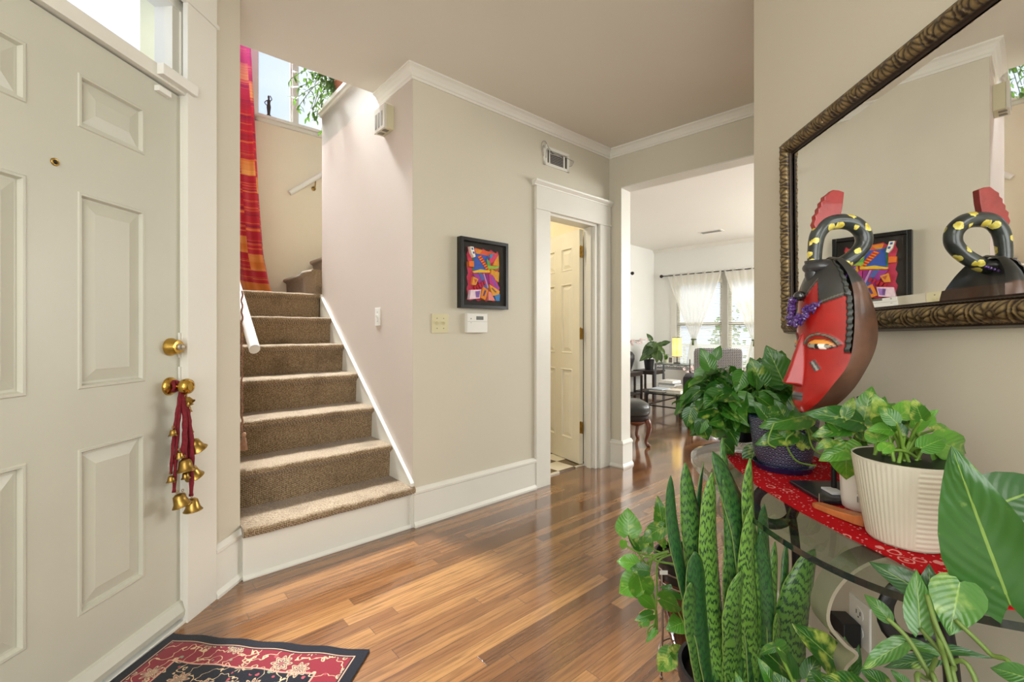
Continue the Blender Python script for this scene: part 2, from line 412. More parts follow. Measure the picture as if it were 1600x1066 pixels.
# floor, one slab of oak under hall and living room
mb = MB(); mb.prism([(-1.6, -2.0), (3.6, -2.0), (5.8, 3.0), (6.0, 6.0), (2.2, 10.0), (-1.2, 6.0), (-3.2, 4.2), (-3.2, 2.0), (-1.6, 2.0)], -.1, 0)
struct('floor', mb, floor_m)
mb = MB(FS); mb.box(.2, 1.72, .118, 1.45, .001, .012)
struct('floor_powder_room', mb, tile_m)
# walls
def base_prof(h=.22, d=.016): return [(0, 0), (-d-.012, 0), (-d-.012, .012), (-d-.004, .024), (-d, .03), (-d, h-.035), (-d-.006, h-.03), (-d-.006, h-.018), (-.006, h), (0, h)]
mb = MB(FS); mb.box(0, 1.115, 0, .12, 0, CEIL+.02); mb.box(1.115, 1.70, 0, .12, 2.0, CEIL+.02); mb.box(1.70, 1.85, 0, .12, 0, CEIL+.02)
struct('wall_centre', mb, wall_m)
mb = MB(FS); mb.box(0.0, .12, .12, 1.5, 0, 2.90)
struct('wall_stair_side', mb, stairwall_m)
mb = MB(FS); mb.box(-.001, .0005, .0, .12, .0, CEIL); struct('wall_stair_return', mb, stairwall_m)
mb = MB(FO); mb.box(0, .121, 0, .12, 0, CEIL+.02); mb.box(.121, 1.95, 0, .12, 2.305, CEIL+.02); mb.box(1.95, 3.4, 0, .12, 0, CEIL+.02)
struct('wall_opening', mb, wall_m)
mb = MB(FO); mb.box(-2.0, 0, 0.01, .12, 0, CEIL+.02); mb.box(.118, .1215, -.012, .132, 0, 2.305); mb.box(.118, 1.95, -.012, .132, 2.297, 2.306)
struct('trim_1', mb, trim_m)
# front door wall
W1u = 2.078/.9976
mb = MB(FD); T = .13
mb.box(-1.9, .83, 0, T, 0, CEIL+.02); mb.box(1.79, W1u, 0, T, 0, CEIL+.02); mb.box(.83, 1.79, 0, T, 2.42, CEIL+.02)
struct('wall_left', mb, wall_m)
w1 = FS.inverted() @ W(FD, W1u, 0)
mb = MB(FS); mb.box(w1.x-.12, w1.x, w1.y+.002, 2.4, 0, 5.2); struct('wall_stair_left', mb, stairwall_m)
# stairwell back wall with the window opening
WX0, WX1, WZ0, WZ1 = -.31, .80, 3.125, 4.9
mb = MB(FS); mb.box(-1.1, 2.3, 2.4, 2.52, 0, WZ0); mb.box(-1.1, WX0, 2.4, 2.52, WZ0, 5.3); mb.box(WX1, 2.3, 2.4, 2.52, WZ0, 5.3); mb.box(WX0, WX1, 2.4, 2.52, WZ1, 5.3)
struct('wall_stair_back', mb, paint('stairwell_paint', (236, 226, 204), .6, .015, 1.5, .05, 260))
mb = MB(FS); mb.box(2.2, 2.3, -1.2, 2.4, 2.9, 5.3); mb.box(-1.1, 2.3, -1.3, -1.2, 2.9, 5.3); mb.box(-1.1, -1.0, -1.2, 2.4, 2.9, 5.3)
struct('wall_upstairs', mb, lr_m)
mb = MB(FS); mb.box(-1.1, 2.3, -1.3, 2.52, 5.2, 5.3); struct('ceiling_upstairs', mb, lrceil_m)
# mirror wall and rear shell
mb = MB(FR); mb.box(-1.765, 1.9, 0, .12, 0, CEIL+.02); struct('wall_right', mb, wall_m)
mb = MB(); mb.box(-1.7, 3.0, -1.9, -1.8, 0, CEIL+.02); struct('wall_rear', mb, wall_m)
mb = MB(); mb.box(2.9, 3.0, -1.8, 2.2, 0, CEIL+.02); struct('wall_hall_far', mb, wall_m)
# foyer ceiling with the cut of the stairwell
cp = [W(FS, w1.x-.12, .42), W(FS, 0, .42), W(FS, 0, 1.5), W(FS, 1.9, 1.5), W(FO, 0, .06), W(FO, 3.4, .06), Vector((3.0, -1.9, 0)), Vector((-1.7, -1.9, 0)), W(FD, 1.9, .13)]
mb = MB(); mb.prism([(p.x, p.y) for p in cp][::-1], CEIL, 2.90); struct('ceiling', mb, ceil_m)
# powder room shell
mb = MB(FS); mb.box(.1, 1.85, 1.45, 1.5, 0, CEIL); mb.box(1.72, 1.85, .12, 1.45, 0, CEIL); struct('wall_powder_room', mb, powder_m)
# living room
mb = MB(FO); mb.box(-2.04, -1.94, .12, 4.8, 0, CEIL+.3); struct('wall_living_left', mb, lr_m)
LH = 2.635
WY = 4.685; W0, WA, WB, WEND = -1.94+.43, -1.94+1.235, -1.94+1.32, -1.94+2.12
zb, zt = .50, 2.0
wins = [(W0, WA), (WB, WEND), (WEND+.35, WEND+1.15)]
mb = MB(FO); xs = -2.04
for a, b in wins: mb.box(xs, a, WY, WY+.12, 0, LH+.3); mb.box(a, b, WY, WY+.12, 0, zb); mb.box(a, b, WY, WY+.12, zt, LH+.3); xs = b
mb.box(xs, 3.5, WY, WY+.12, 0, LH+.3); struct('wall_living_back', mb, lr_m)
mb = MB(FO); mb.box(3.4, 3.5, .0, 4.7, 0, LH+.3); struct('wall_living_right', mb, lr_m)
mb = MB(FO); mb.box(-2.04, 3.5, .06, 4.8, LH, LH+.1); struct('ceiling_living', mb, lrceil_m)
mb = MB(FO)
mb.extr([(WY, 0), (WY-.016, 0), (WY-.016, .16), (WY, .17)], 'x', -1.94, 3.4); struct('baseboard_living_back', mb, trim_m)
mb = MB(FO); mb.box(-1.94, -1.924, .12, WY, 0, .165); struct('baseboard_living_left', mb, trim_m)
# crown mouldings
def crown_prof(sgn=1):  # (depth out of wall (negative y), z)
    return [(0, CEIL-.068), (-.008, CEIL-.068), (-.010, CEIL-.056), (-.016, CEIL-.052), (-.022, CEIL-.036), (-.036, CEIL-.018), (-.046, CEIL-.012), (-.052, CEIL-.010), (-.052, CEIL), (0, CEIL)]
def sweep(mb, F, prof, path, closed=False):
    """path of plan points; prof (out, z); out is to the RIGHT of travel direction reversed sign handled by mitre"""
    pts = [Vector((p[0], p[1], 0)) for p in path]; n = len(pts); rings = []
    for i in range(n):
        d0 = (pts[i]-pts[i-1]).normalized() if i > 0 else None; d1 = (pts[i+1]-pts[i]).normalized() if i < n-1 else None
        def nr(d): return Vector((-d.y, d.x, 0))
        if d0 is None: m = nr(d1); k = 1
        elif d1 is None: m = nr(d0); k = 1
        else:
            m = (nr(d0)+nr(d1)).normalized(); k = 1/max(.2, m.dot(nr(d0)))
        rings.append([pts[i]+m*(o*k)+Vector((0, 0, z)) for o, z in prof])
    mb.rings(rings)
# travel direction chosen so that +normal points INTO the wall: profiles use negative offsets for the room side
K_ = W(FS, 0, 0); L_ = W(FO, 0, 0); P42 = W(FS, 0, .42); Oe = W(FO, 2.4, 0)
mb = MB(); sweep(mb, None, crown_prof(), [P42, K_, L_, Oe]); struct('trim_crown', mb, trim_m)
mb = MB(FO); mb.extr([(WY, LH-.06), (WY-.01, LH-.06), (WY-.05, LH-.01), (WY-.05, LH), (WY, LH)], 'x', -1.94, 3.4); struct('trim_crown_living', mb, trim_m)
# baseboards
mb = MB(); sweep(mb, None, base_prof(), [W(FS, 0.0, 0), W(FS, .971, 0)]); struct('baseboard_centre', mb, trim_m)
mb = MB(); sweep(mb, None, base_prof(), [W(FO, 0.02, 0), W(FO, .1215, 0), W(FO, .1215, .14)]); struct('baseboard_opening', mb, trim_m)
mb = MB(); sweep(mb, None, base_prof(), [W(FD, 1.908, 0), W(FD, W1u+.002, 0), W(FD, W1u+.002, 0)+(W(FS, 0, .02)-W(FS, 0, 0))]); struct('baseboard_left', mb, trim_m)
mb = MB(); sweep(mb, None, base_prof(), [W(FR, -1.765, .12), W(FR, -1.765, 0), W(FR, 1.9, 0)]); struct('baseboard_right', mb, trim_m)
# powder room door case on the centre wall
mb = MB(FS)
mb.box(.971, 1.115, -.022, 0, 0, 2.0); mb.box(1.70, 1.838, -.022, 0, 0, 2.0)
mb.box(1.115, 1.118, 0, .12, 0, 2.0); mb.box(1.66, 1.70, -.0, .12, 0, 2.0); mb.box(1.115, 1.70, 0, .12, 1.975, 2.0)
mb.box(1.64, 1.66, .03, .075, 0, 1.975)
mb.box(.971, 1.838, -.024, 0, 2.0, 2.165); mb.box(.966, 1.842, -.03, 0, 1.994, 2.006)
mb.extr([(0, 2.16), (-.028, 2.16), (-.031, 2.168), (-.036, 2.172), (-.05, 2.186), (-.052, 2.198), (0, 2.198)], 'x', .945, 1.848)
struct('trim_door_case', mb, trim_m, bevel=.0015)
# front door casing and header
mb = MB(FD)
mb.box(1.752, 1.908, -.02, 0, 0, 2.385); mb.box(1.752, 1.79, 0, .02, 0, 2.05)
mb.box(.67, .84, -.02, 0, 0, 2.385)
mb.box(.66, 1.918, -.026, 0, 2.385, 2.40); mb.box(.67, 1.908, -.022, 0, 2.40, 2.58)
mb.box(.66, 1.93, -.05, 0, 2.58, 2.61)
struct('trim_front_casing', mb, trim_m, bevel=.0015)
mb = MB(FD)
mb.box(.84, 1.768, -.012, .12, 2.026, 2.075); mb.box(1.768, 1.79, .02, .12, 0, 2.41); mb.box(.83, .85, .0, .12, 0, 2.41); mb.box(.83, 1.79, .02, .12, 2.39, 2.42)
mb.box(1.735, 1.768, .028, .10, 2.075, 2.39); mb.box(.85, .88, .02, .10, 2.075, 2.39); mb.box(.85, 1.768, .02, .10, 2.36, 2.39); mb.box(.85, 1.768, .03, .10, 2.0755, 2.09)
mb.box(.84, 1.79, -.01, .12, .0, .012)
tr = struct('trim_transom', mb, trim_m, bevel=.001)
mb = MB(FD); mb.pane(.88, 1.735, .06, 2.075, 2.36); struct('window_1', mb, pane_m)
# porch outside the transom
mb = MB(FD); mb.box(1.79, 1.95, .131, .21, 0, 2.75); struct('wall_porch', mb, paint('porch_yellow', (240, 236, 200), .6))
# stair window
wf = MB(FS)
def wbox(m, x0, x1, z0, z1, y0=2.375, y1=2.44): m.box(x0, x1, y0, y1, z0, z1)
for a, b in ((WX0-.05, WX0+.03), (WX1-.03, WX1+.05)): wbox(wf, a, b, WZ0-.05, WZ1)
wbox(wf, WX0-.05, WX1+.05, WZ0-.05, WZ0+.015); wf.box(WX0-.07, WX1+.07, 2.34, 2.44, WZ0-.02, WZ0+.005)
for xm in (.045, .42): wbox(wf, xm-.025, xm+.025, WZ0, WZ1)
for a, b in ((WX0+.03, .02), (.07, .395), (.445, WX1-.03)):
    wf.box(a, a+.012, 2.40, 2.43, WZ0, WZ1); wf.box(b-.012, b, 2.40, 2.43, WZ0, WZ1); wf.box(a, b, 2.40, 2.43, WZ0, WZ0+.03)
struct('trim_stair_window', wf, trim_m)
mb = MB(FS); mb.pane(WX0, WX1, 2.418, WZ0, WZ1); struct('window_2', mb, pane_m)
# white cap on the stair side wall
mb = MB(FS); mb.box(-.03, .16, .42, 1.53, 2.90, 2.935); mb.box(-.015, .14, .42, 1.515, 2.875, 2.90); struct('trim_cap', mb, trim_m, bevel=.003)
# living room windows: casing, sashes, glass, blind
for k, (a, b) in enumerate(wins):
    o = thing('window_%d' % (k+3), None, None, W(FO, a, WY, zb), kind='structure')
    mb = MB(FO)
    mb.box(a-.09, a, WY-.02, WY, zb-.06, zt+.1); mb.box(b, b+(.09 if k else .085), WY-.02, WY, zb-.06, zt+.1); mb.box(a-.1, b+.08, WY-.025, WY, zt, zt+.12); mb.box(a-.11, b+.08, WY-.05, WY, zb-.03, zb)
    zm = (zb+zt)/2+.02
    for z0, z1 in ((zb, zm), (zm-.04, zt)):
        mb.box(a, a+.05, WY+.04, WY+.07, z0, z1); mb.box(b-.05, b, WY+.04, WY+.07, z0, z1); mb.box(a, b, WY+.04, WY+.07, z0, z0+.05); mb.box(a, b, WY+.04, WY+.07, z1-.04, z1)
    mb.build('window_frame', trim_m, o)
    mb = MB(FO); mb.pane(a, b, WY+.056, zb, zt); mb.build('window_pane', pane_m, o)
blind_m = paint('blind_slats', (244, 242, 230), .5, .01)
# outside: porch rail, hedge, lawn
mb = MB(FO); mb.box(-6, 6, 5.0, 30, -.6, -.5); struct('ground_outside', mb, paint('lawn', (150, 170, 110), .9, .2, 3))
# ================================================================ doors
def panel_face(mb, x0, x1, z0, z1, y, sgn, cells, depth=.012, bw=.022, rw=.035):
    """door face at y with raised panels in cells [(a,b,c,d)]; sgn = -1 faces -y"""
    xs = sorted({x0, x1, *[c[0] for c in cells], *[c[1] for c in cells]}); zs = sorted({z0, z1, *[c[2] for c in cells], *[c[3] for c in cells]})
    for i in range(len(xs)-1):
        for j in range(len(zs)-1):
            c = (xs[i], xs[i+1], zs[j], zs[j+1])
            if any(abs(c[0]-q[0]) < 1e-6 and abs(c[1]-q[1]) < 1e-6 and abs(c[2]-q[2]) < 1e-6 and abs(c[3]-q[3]) < 1e-6 for q in cells):
                def rect(ins, dy): return [mb.v((c[0]+ins, y+dy*-sgn, c[2]+ins)), mb.v((c[1]-ins, y+dy*-sgn, c[2]+ins)), mb.v((c[1]-ins, y+dy*-sgn, c[3]-ins)), mb.v((c[0]+ins, y+dy*-sgn, c[3]-ins))]
                R = [rect(0, 0), rect(.003, -.003), rect(.010, -.003), rect(.015, depth), rect(.015+bw*.3, depth), rect(.015+bw*.3+rw, depth*.25), rect(.018+bw*.3+rw, depth*.15)]
                for a, b in zip(R, R[1:]):
                    for k in range(4): mb.face([a[k], a[(k+1) % 4], b[(k+1) % 4], b[k]])
                mb.face(R[-1])
            else: mb.face([mb.v((c[0], y, c[2])), mb.v((c[1], y, c[2])), mb.v((c[1], y, c[3])), mb.v((c[0], y, c[3]))])
def door_slab(mb, x0, x1, z0, z1, y0, y1, cells, **k):
    panel_face(mb, x0, x1, z0, z1, y0, -1, cells, **k); panel_face(mb, x0, x1, z0, z1, y1, 1, cells, **k)
    for a, b in ((x0, x0), (x1, x1)): mb.face([mb.v((a, y0, z0)), mb.v((a, y1, z0)), mb.v((a, y1, z1)), mb.v((a, y0, z1))])
    for z in (z0, z1): mb.face([mb.v((x0, y0, z)), mb.v((x1, y0, z)), mb.v((x1, y1, z)), mb.v((x0, y1, z))])
    bmesh.ops.remove_doubles(mb.bm, verts=list(mb.bm.verts), dist=1e-5)
dX0, dX1 = .855, 1.765
d1 = thing('door_1', None, None, W(FD, dX0, .011) @ Matrix.Identity(4) if False else Matrix.Translation(W(FD, dX0, .011)), kind='structure')
cols = [(1.0, 1.2305), (1.366, 1.596)]; rows = [(.262, .765), (.945, 1.541), (1.735, 1.898)]
cells = [(a, b, c, d) for a, b in cols for c, d in rows]
mb = MB(FD); door_slab(mb, dX0, dX1, .032, 2.02, .011, .055, cells, rw=.032, depth=.009); mb.build('door_panel', door_m, d1)
mb = MB(FD); mb.extr([(.011, .03), (-.008, .03), (-.01, .05), (.002, .085), (.011, .09)], 'x', dX0, dX1-.012); mb.build('door_sweep', door_m, d1)
# peephole, deadbolt, knob, strike plates
def fdir(F, x, y, z=0): return (F.to_3x3() @ Vector((x, y, z))).normalized()
OUT = fdir(FD, 0, -1)
c = W(FD, 1.302, .011, 1.604)
mb = MB(); mb.lathe([(.011, 0), (.011, .003), (.008, .005), (.006, .002)], c, 20, OUT); p = mb.build('peephole', oldbrass_m, d1, True, label='small brass peephole')
mb = MB(); mb.lathe([(.0055, 0), (.0055, .004)], c, 12, OUT); mb.build('lens', black_m, p, True)
c = W(FD, 1.705, .011, 1.062)
mb = MB(); mb.lathe([(.033, 0), (.033, .008), (.030, .014), (.026, .032), (.024, .036), (.018, .037)], c, 28, OUT); q = mb.build('deadbolt', brass_m, d1, True, label='polished brass deadbolt', ang=40)
mb = MB(); mb.lathe([(.012, .034), (.012, .043), (.009, .045)], c, 16, OUT); mb.lathe([(.003, .04), (.003, .05)], c, 8, OUT)
mb.tube([c+OUT*.05+Vector((0, 0, -.009))-fdir(FD, 1, 0)*.0, c+OUT*.052+Vector((0, 0, 0)), c+OUT*.05+Vector((0, 0, .009))], .0045, 8); mb.build('thumb_turn', steel_m, q, True)
cK = W(FD, 1.702, .011, .915)
mb = MB(); mb.lathe([(.034, 0), (.034, .004), (.030, .012), (.018, .018), (.012, .022), (.012, .040), (.018, .046), (.027, .056), (.0295, .068), (.026, .080), (.016, .086), (.015, .083), (.008, .083)], cK, 32, OUT)
kn = mb.build('door_knob', brass_m, d1, True, label='polished brass knob on a round rose', ang=50)
mb = MB(FD); mb.box(1.742, 1.765, .004, .011, 1.02, 1.115); mb.box(1.742, 1.765, .004, .011, .885, .985); mb.build('lock_edge_plate', plastic_m, d1, bevel=.001)
# door contact sensor
t = thing('alarm_sensor', 'small white door contact sensor at the top corner of the front door frame', 'sensor', W(FD, 1.66, -.012, 2.03))
mb = MB(FD); mb.box(1.62, 1.785, -.038, -.012, 2.035, 2.075, .003); mb.build('sensor_body', plastic_m, t)
mb = MB(FD); mb.box(1.635, 1.69, -.008, .0112, 1.985, 2.005, .002); mb.build('magnet', plastic_m, t)
# powder room door, open
hp = W(FS, 1.655, .125); ang = math.degrees(math.atan2(1, 0))
FPD = Matrix.Translation(hp) @ Matrix.Rotation(math.radians(120.0), 4, 'Z')
d2 = thing('door_2', None, None, Matrix.Translation(hp), kind='structure')
colsp = [(.095, .255), (.345, .505)]; rowsp = [(.20, .80), (.93, 1.53), (1.64, 1.84)]
mb = MB(FPD); door_slab(mb, 0, .60, .018, 1.97, 0, .036, [(a, b, c, d) for a, b in colsp for c, d in rowsp], rw=.026); mb.build('door_panel', pdoor_m, d2)
for zz in (.32, 1.10, 1.78):
    mb = MB(FPD); mb.cyl((-.008, .03, zz-.045), (-.008, .03, zz+.045), .006, seg=10); mb.box(-.0015, .0, .002, .034, zz-.045, zz+.045)
    mb.box(-.034, -.008, .026, .03, zz-.045, zz+.045); mb.ball((-.008, .03, zz+.048), .007, seg=8, rings=5); mb.build('hinge', oldbrass_m, d2, label='brass butt hinge')

# ================================================================ staircase
NR = [(.235+.1985*i) for i in range(9)]; RUN = .2525
sx0 = w1.x+.002
st = thing('staircase', 'staircase with brown woven carpet and white bottom riser, turning right at the top', 'staircase', W(FS, 0, 0))
def nose(y, z, r=.019):  # rounded nosing profile, (y,z)
    return [(y+r-r*math.sin(a)-.0, z-r+r*math.cos(a)) for a in [PI*k/8 for k in range(9)]]
for i in range(7):
    z = NR[i]; y = RUN*i; zp = NR[i-1] if i else 0
    yb = y+RUN+.03 if i < 6 else 2.4
    xr = .0 if i < 7 else .0
    ov = .035
    pr = [(yb, z)] + [(py-ov, pz) for py, pz in nose(y, z)] + [(y-ov+.02, z-.038), (y+.002, z-.055), (y+.010, zp-.002 if i else z-.055), (yb, zp-.002 if i else z-.055)]
    if i == 0: pr = [(yb, z)] + [(py-ov, pz) for py, pz in nose(y, z, .021)] + [(y-ov+.02, z-.042), (y+.002, z-.045), (yb, z-.045)]
    mb = MB(FS); X1 = -.016 if i else .004
    nx = 24
    # slightly uneven carpet front
    V = []
    for k in range(nx+1):
        x = sx0 + (X1-sx0)*k/nx; wv = .0022*math.sin(k*1.7+i*2)+.0015*math.sin(k*.7+i)
        e = 0
        if i == 0 and (k == 0 or k == nx): e = .008
        V.append([(x, a+(wv if a < y+.02 else 0)+(e if a < y else 0), b+(wv*.6 if b > z-.03 else 0)) for a, b in pr])
    mb.rings(V); mb.build('carpet_step', carpet_m, st, True, ang=50)
# winder steps of the upper flight, turning right
for i, t0 in ((7, -.03), (8, .215), (9, .465)):
    z = NR[i] if i < 9 else NR[8]+.1985; zp = NR[i-1]
    pr = [(t0+.3, z)] + [(a-.03, b) for a, b in nose(t0, z)] + [(t0, z-.05), (t0+.006, zp-.002), (t0+.3, zp-.002)]
    mb = MB(FS); R = []
    for k in range(13):
        yy = 1.505+.895*k/12; bul = -.05*math.exp(-((k-2)/2.2)**2) if i == 7 else 0
        R.append([(a+(bul if a < t0+.02 else 0), yy, b) for a, b in pr])
    mb.rings(R); mb.build('carpet_step', carpet_m, st, True, ang=50)
mb = MB(FS); mb.box(sx0, -.002, .0, .04, 0, NR[0]-.044); mb.extr([(0, 0), (-.014, 0), (-.014, .008), (-.004, .018), (0, .02)], 'x', sx0, -.012)
mb.build('riser_board', trim_m, st, label='white painted bottom riser', bevel=.001)
# skirt boards
mb = MB(FS)
def skirt(mb, x0, x1):
    m = .1985/RUN
    mb.extr([(-.012, .0), (-.012, NR[0]+.018), (.0, NR[0]+.03), (1.497, NR[0]+.045+m*1.45), (1.497, 1.0), (.3, .0)], 'x', x0, x1)
skirt(mb, -.016, 0); mb.extr([(-.014, NR[0]+.008), (-.014, NR[0]+.02), (.0, NR[0]+.034), (1.497, NR[0]+.050+.1985/RUN*1.45), (1.497, NR[0]+.038+.1985/RUN*1.45), (0, NR[0]+.022)], 'x', -.021, 0)
mb.build('skirt_board', trim_m, st, label='white sloping skirt board')
mb = MB(FS); mb.extr([(-.03, NR[6]), (.05, NR[6]+.19), (.95, NR[6]+.19+.78*.9), (.95, NR[6]+.5), (.2, NR[6]-.02), (-.03, NR[6]-.02)], 'y', 2.384, 2.4); mb.build('skirt_board', trim_m, st)
# handrails
rail_m = paint('rail_paint', (234, 232, 224), .3, .015)
def rail_prof(c, u, v, s=1.0): return [c + u*(a*s)+v*(b*s) for a, b in [(.022*math.cos(k*PI/10)**1 if True else 0, .026*math.sin(k*PI/10)) for k in range(20)]]
t = thing('handrail', 'white handrail on the left wall of the staircase', 'handrail', W(FS, w1.x, .3, 1.1))
r0 = at(391, 546, 2.38); rs = FS.inverted() @ r0
hx = rs.x+.02; m = .1985/RUN
a = W(FS, hx, rs.y, rs.z); b = W(FS, hx, rs.y+1.75, rs.z+1.75*m)
d = (b-a).normalized(); sx_ = fdir(FS, 1, 0); up = d.cross(sx_)*-1
mb = MB(); mb.rings([rail_prof(a, sx_, up, 1.2), rail_prof(b, sx_, up, 1.2)]); mb.build('rail', rail_m, t, True, ang=40)
for q in (.15, 1.2):
    mb = MB(FS); mb.tube(smooth_path([(w1.x, rs.y+q, rs.z+q*m-.07), (w1.x+.05, rs.y+q, rs.z+q*m-.07), (hx, rs.y+q, rs.z+q*m-.03)], 4), .006, 8); mb.lathe([(.025, 0), (.02, .006)], (w1.x, rs.y+q, rs.z+q*m-.07), 14, (1, 0, 0)); mb.build('bracket', oldbrass_m, t, True)
t = thing('handrail', 'short white handrail rising on the wall under the stair window', 'handrail', W(FS, .1, 2.4, 2.3))
p0 = FS.inverted() @ at(454, 301, 4.33); p1 = FS.inverted() @ at(500, 275, 4.60)
y = 2.34; a = W(FS, p0.x, y, p0.z); b = W(FS, p1.x+1.0, y, p1.z+1.0*(p1.z-p0.z)/(p1.x-p0.x)); d = (b-a).normalized(); sy_ = fdir(FS, 0, 1)
mb = MB(); mb.rings([rail_prof(a, sy_, d.cross(sy_), .9), rail_prof(b, sy_, d.cross(sy_), .9)]); mb.build('rail', rail_m, t, True, ang=40)
for q in (.30, 1.0):
    xx = p0.x+q*.8; zz = p0.z+q*.8*(p1.z-p0.z)/(p1.x-p0.x)
    mb = MB(FS); mb.tube(smooth_path([(xx, 2.4, zz-.09), (xx, 2.36, zz-.085), (xx, 2.34, zz-.03)], 4), .006, 8); mb.lathe([(.022, 0), (.016, .006)], (xx, 2.4, zz-.09), 14, (0, -1, 0)); mb.build('bracket', oldbrass_m, t, True)

# ================================================================ curtain in the stairwell, tassel, figurine, ledge plant
def curtain_mat():
    t = NT('striped_silk'); o = t.obj(); v = t.xyz(o)
    uv = t.n('UVMap'); uv.uv_map = 'UVMap'; u = t.xyz(uv.outputs[0])
    sh = t.math('MULTIPLY', t.math('FLOOR', t.math('MULTIPLY', t.math('ADD', u[0], t.math('MULTIPLY', u[1], .12)), 5.0)), .043)
    z = t.math('ADD', u[1], sh)
    nv = t.n('CombineXYZ'); t.l(t.math('MULTIPLY', z, 20), nv.inputs[0])
    n1 = t.n('TexNoise'); n1.noise_dimensions = '1D'; n1.inputs['Scale'].default_value = 1; n1.inputs['Detail'].default_value = 4; n1.inputs['Roughness'].default_value = .8
    t.l(t.math('MULTIPLY', z, 22.0), n1.inputs['W'])
    c = t.ramp(n1.outputs['Fac'], (.30, (150, 16, 44)), (.42, (196, 24, 50)), (.55, (206, 30, 52)), (.575, (240, 140, 60)), (.60, (200, 24, 56)), (.70, (160, 16, 60)))
    big = t.math('FRACT', t.math('MULTIPLY', z, 4.2)); blk = t.math('LESS_THAN', big, .17)
    c = t.mix(t.math('MULTIPLY', blk, .9), c, t.ramp(n1.outputs['Fac'], (.4, (232, 132, 50)), (.6, (244, 178, 92))))
    hem = t.math('LESS_THAN', u[1], .035); c = t.mix(hem, c, lin((224, 132, 52)))
    top = t.math('MULTIPLY', t.math('SUBTRACT', u[1], .46, clamp=True), 4.0, clamp=True); c = t.mix(top, c, lin((158, 62, 130)))
    t.l(c, t.b.inputs['Base Color']); t.set(rough=.38, sheen=.5, spec=.5)
    tl = t.n('BsdfTranslucent'); t.l(c, tl.inputs[0]); mx = t.n('MixShader'); mx.inputs[0].default_value = .3
    t.l(t.b.outputs[0], mx.inputs[1]); t.l(tl.outputs[0], mx.inputs[2]); t.l(mx.outputs[0], t.out.inputs[0]); return t.m
def drape(F, path, z0, z1, top_w, bot_w, folds, amp, seed, nx=70, nz=60, thick=0.0, pull=None, flare=1.0):
    """path: (x0, y) anchor left; hangs in plan along x"""
    rnd = random.Random(seed); ph = [rnd.random()*6 for _ in range(4)]; P = []
    for i in range(nz+1):
        v = i/nz; z = z1+(z0-z1)*v; w_ = top_w+(bot_w-top_w)*v**flare
        if pull: w_, off = pull(v)
        else: off = 0
        row = []
        for j in range(nx+1):
            u = j/nx; ff = amp*(math.sin(u*folds*2*PI+ph[0]+v*.6)+.4*math.sin(u*folds*4.3*PI+ph[1]+v*2))*(.6+.5*v)
            row.append((path[0]+off+u*w_, path[1]+ff, z+.01*math.sin(u*9+ph[2])*v))
        P.append(row)
    mb = MB(F); mb.grid(P, lambda i, j: (j/nx, 1-i/nz)); return mb
cu = FS.inverted() @ at(430, 455, 3.95)
def cpull(v):
    z = 4.9+(NR[6]+.004-4.9)*v
    for (z0_, w0_), (z1_, w1_) in zip(((4.9, .36), (3.8, .43), (3.1, .465), (2.36, .50), (1.8, .54), (1.5, .60)), ((3.8, .43), (3.1, .465), (2.36, .50), (1.8, .54), (1.5, .60), (1.42, .66))):
        if z <= z0_+1e-6 and z >= z1_: return w0_+(w1_-w0_)*(z0_-z)/(z0_-z1_), 0
    return .66, 0
mb = drape(FS, (w1.x+.03, 2.17), NR[6]+.004, 4.9, 0, 0, 2.6, .028, 4, pull=cpull)
cur = mb.build('curtain', curtain_mat(), None, True, label='long red and orange striped silk curtain hanging in the stairwell', cat='curtain')
mb = MB(FS); rr_ = [(w1.x+.02+.06*math.cos(a), 2.12, 2.92+.06*math.sin(a)) for a in [2*PI*k/20 for k in range(20)]]
mb.tube(rr_, .012, 8, closed=True); mb.build('curtain_ring', plastic_m, None, True, label='white curtain holdback ring beside the red striped curtain', cat='ring')
# tassel hanging on the left stair wall
ty = FS.inverted() @ at(381, 690, 2.30)
tm = paint('tassel_rose', (188, 148, 122), .8, .2, 60)
t = thing('tassel', 'dusty pink tassel on a twisted cord at the left edge of the stairs', 'tassel', W(FS, w1.x+.03, ty.y, ty.z))
mb = MB(FS); x_ = ty.x; y_ = ty.y
mb.tube([(x_-.008+.003*math.sin(k*1.3), y_+.003*math.cos(k*1.3), ty.z+.03+k*.012) for k in range(62)], .0045, 6); mb.build('cord', paint('tassel_cord', (150, 110, 88), .8, .3, 90), t, True)
mb = MB(FS); mb.ball((x_, y_, ty.z+.035), .012, seg=12)
for k in range(26):
    a = k*2.4; r = .004+.010*((k % 5)/4); mb.tube([(x_+r*.4*math.cos(a), y_+r*.4*math.sin(a), ty.z+.03), (x_+r*math.cos(a), y_+r*math.sin(a), ty.z-.01), (x_+r*1.35*math.cos(a), y_+r*1.35*math.sin(a), ty.z-.045)], .0022, 5)
mb.build('skirt', tm, t, True)
# figurine on the stair window sill
f = FS.inverted() @ at(422, 181, 4.22); fx, fz = f.x, WZ0+.005; fy = 2.365
t = thing('figurine', 'slim dark figurine standing on the stair window sill', 'figurine', W(FS, fx, fy, fz))
mb = MB(FS); mb.lathe([(.018, 0), (.02, .008), (.010, .02), (.012, .05), (.017, .09), (.013, .12), (.018, .145), (.008, .162), (.012, .175), (.011, .19), (.0, .2)], (fx, fy, fz), 14, fn=lambda a, h: 1+.2*math.cos(2*a+h*20))
mb.tube(smooth_path([(fx-.014, fy, fz+.15), (fx-.034, fy, fz+.12), (fx-.014, fy, fz+.10)], 4), .004, 6); mb.tube(smooth_path([(fx+.014, fy, fz+.15), (fx+.026, fy, fz+.17), (fx+.012, fy, fz+.2)], 4), .004, 6)
mb.build('body', paint('bronze', (70, 62, 52), .45, .2, metal=.5), t, True)
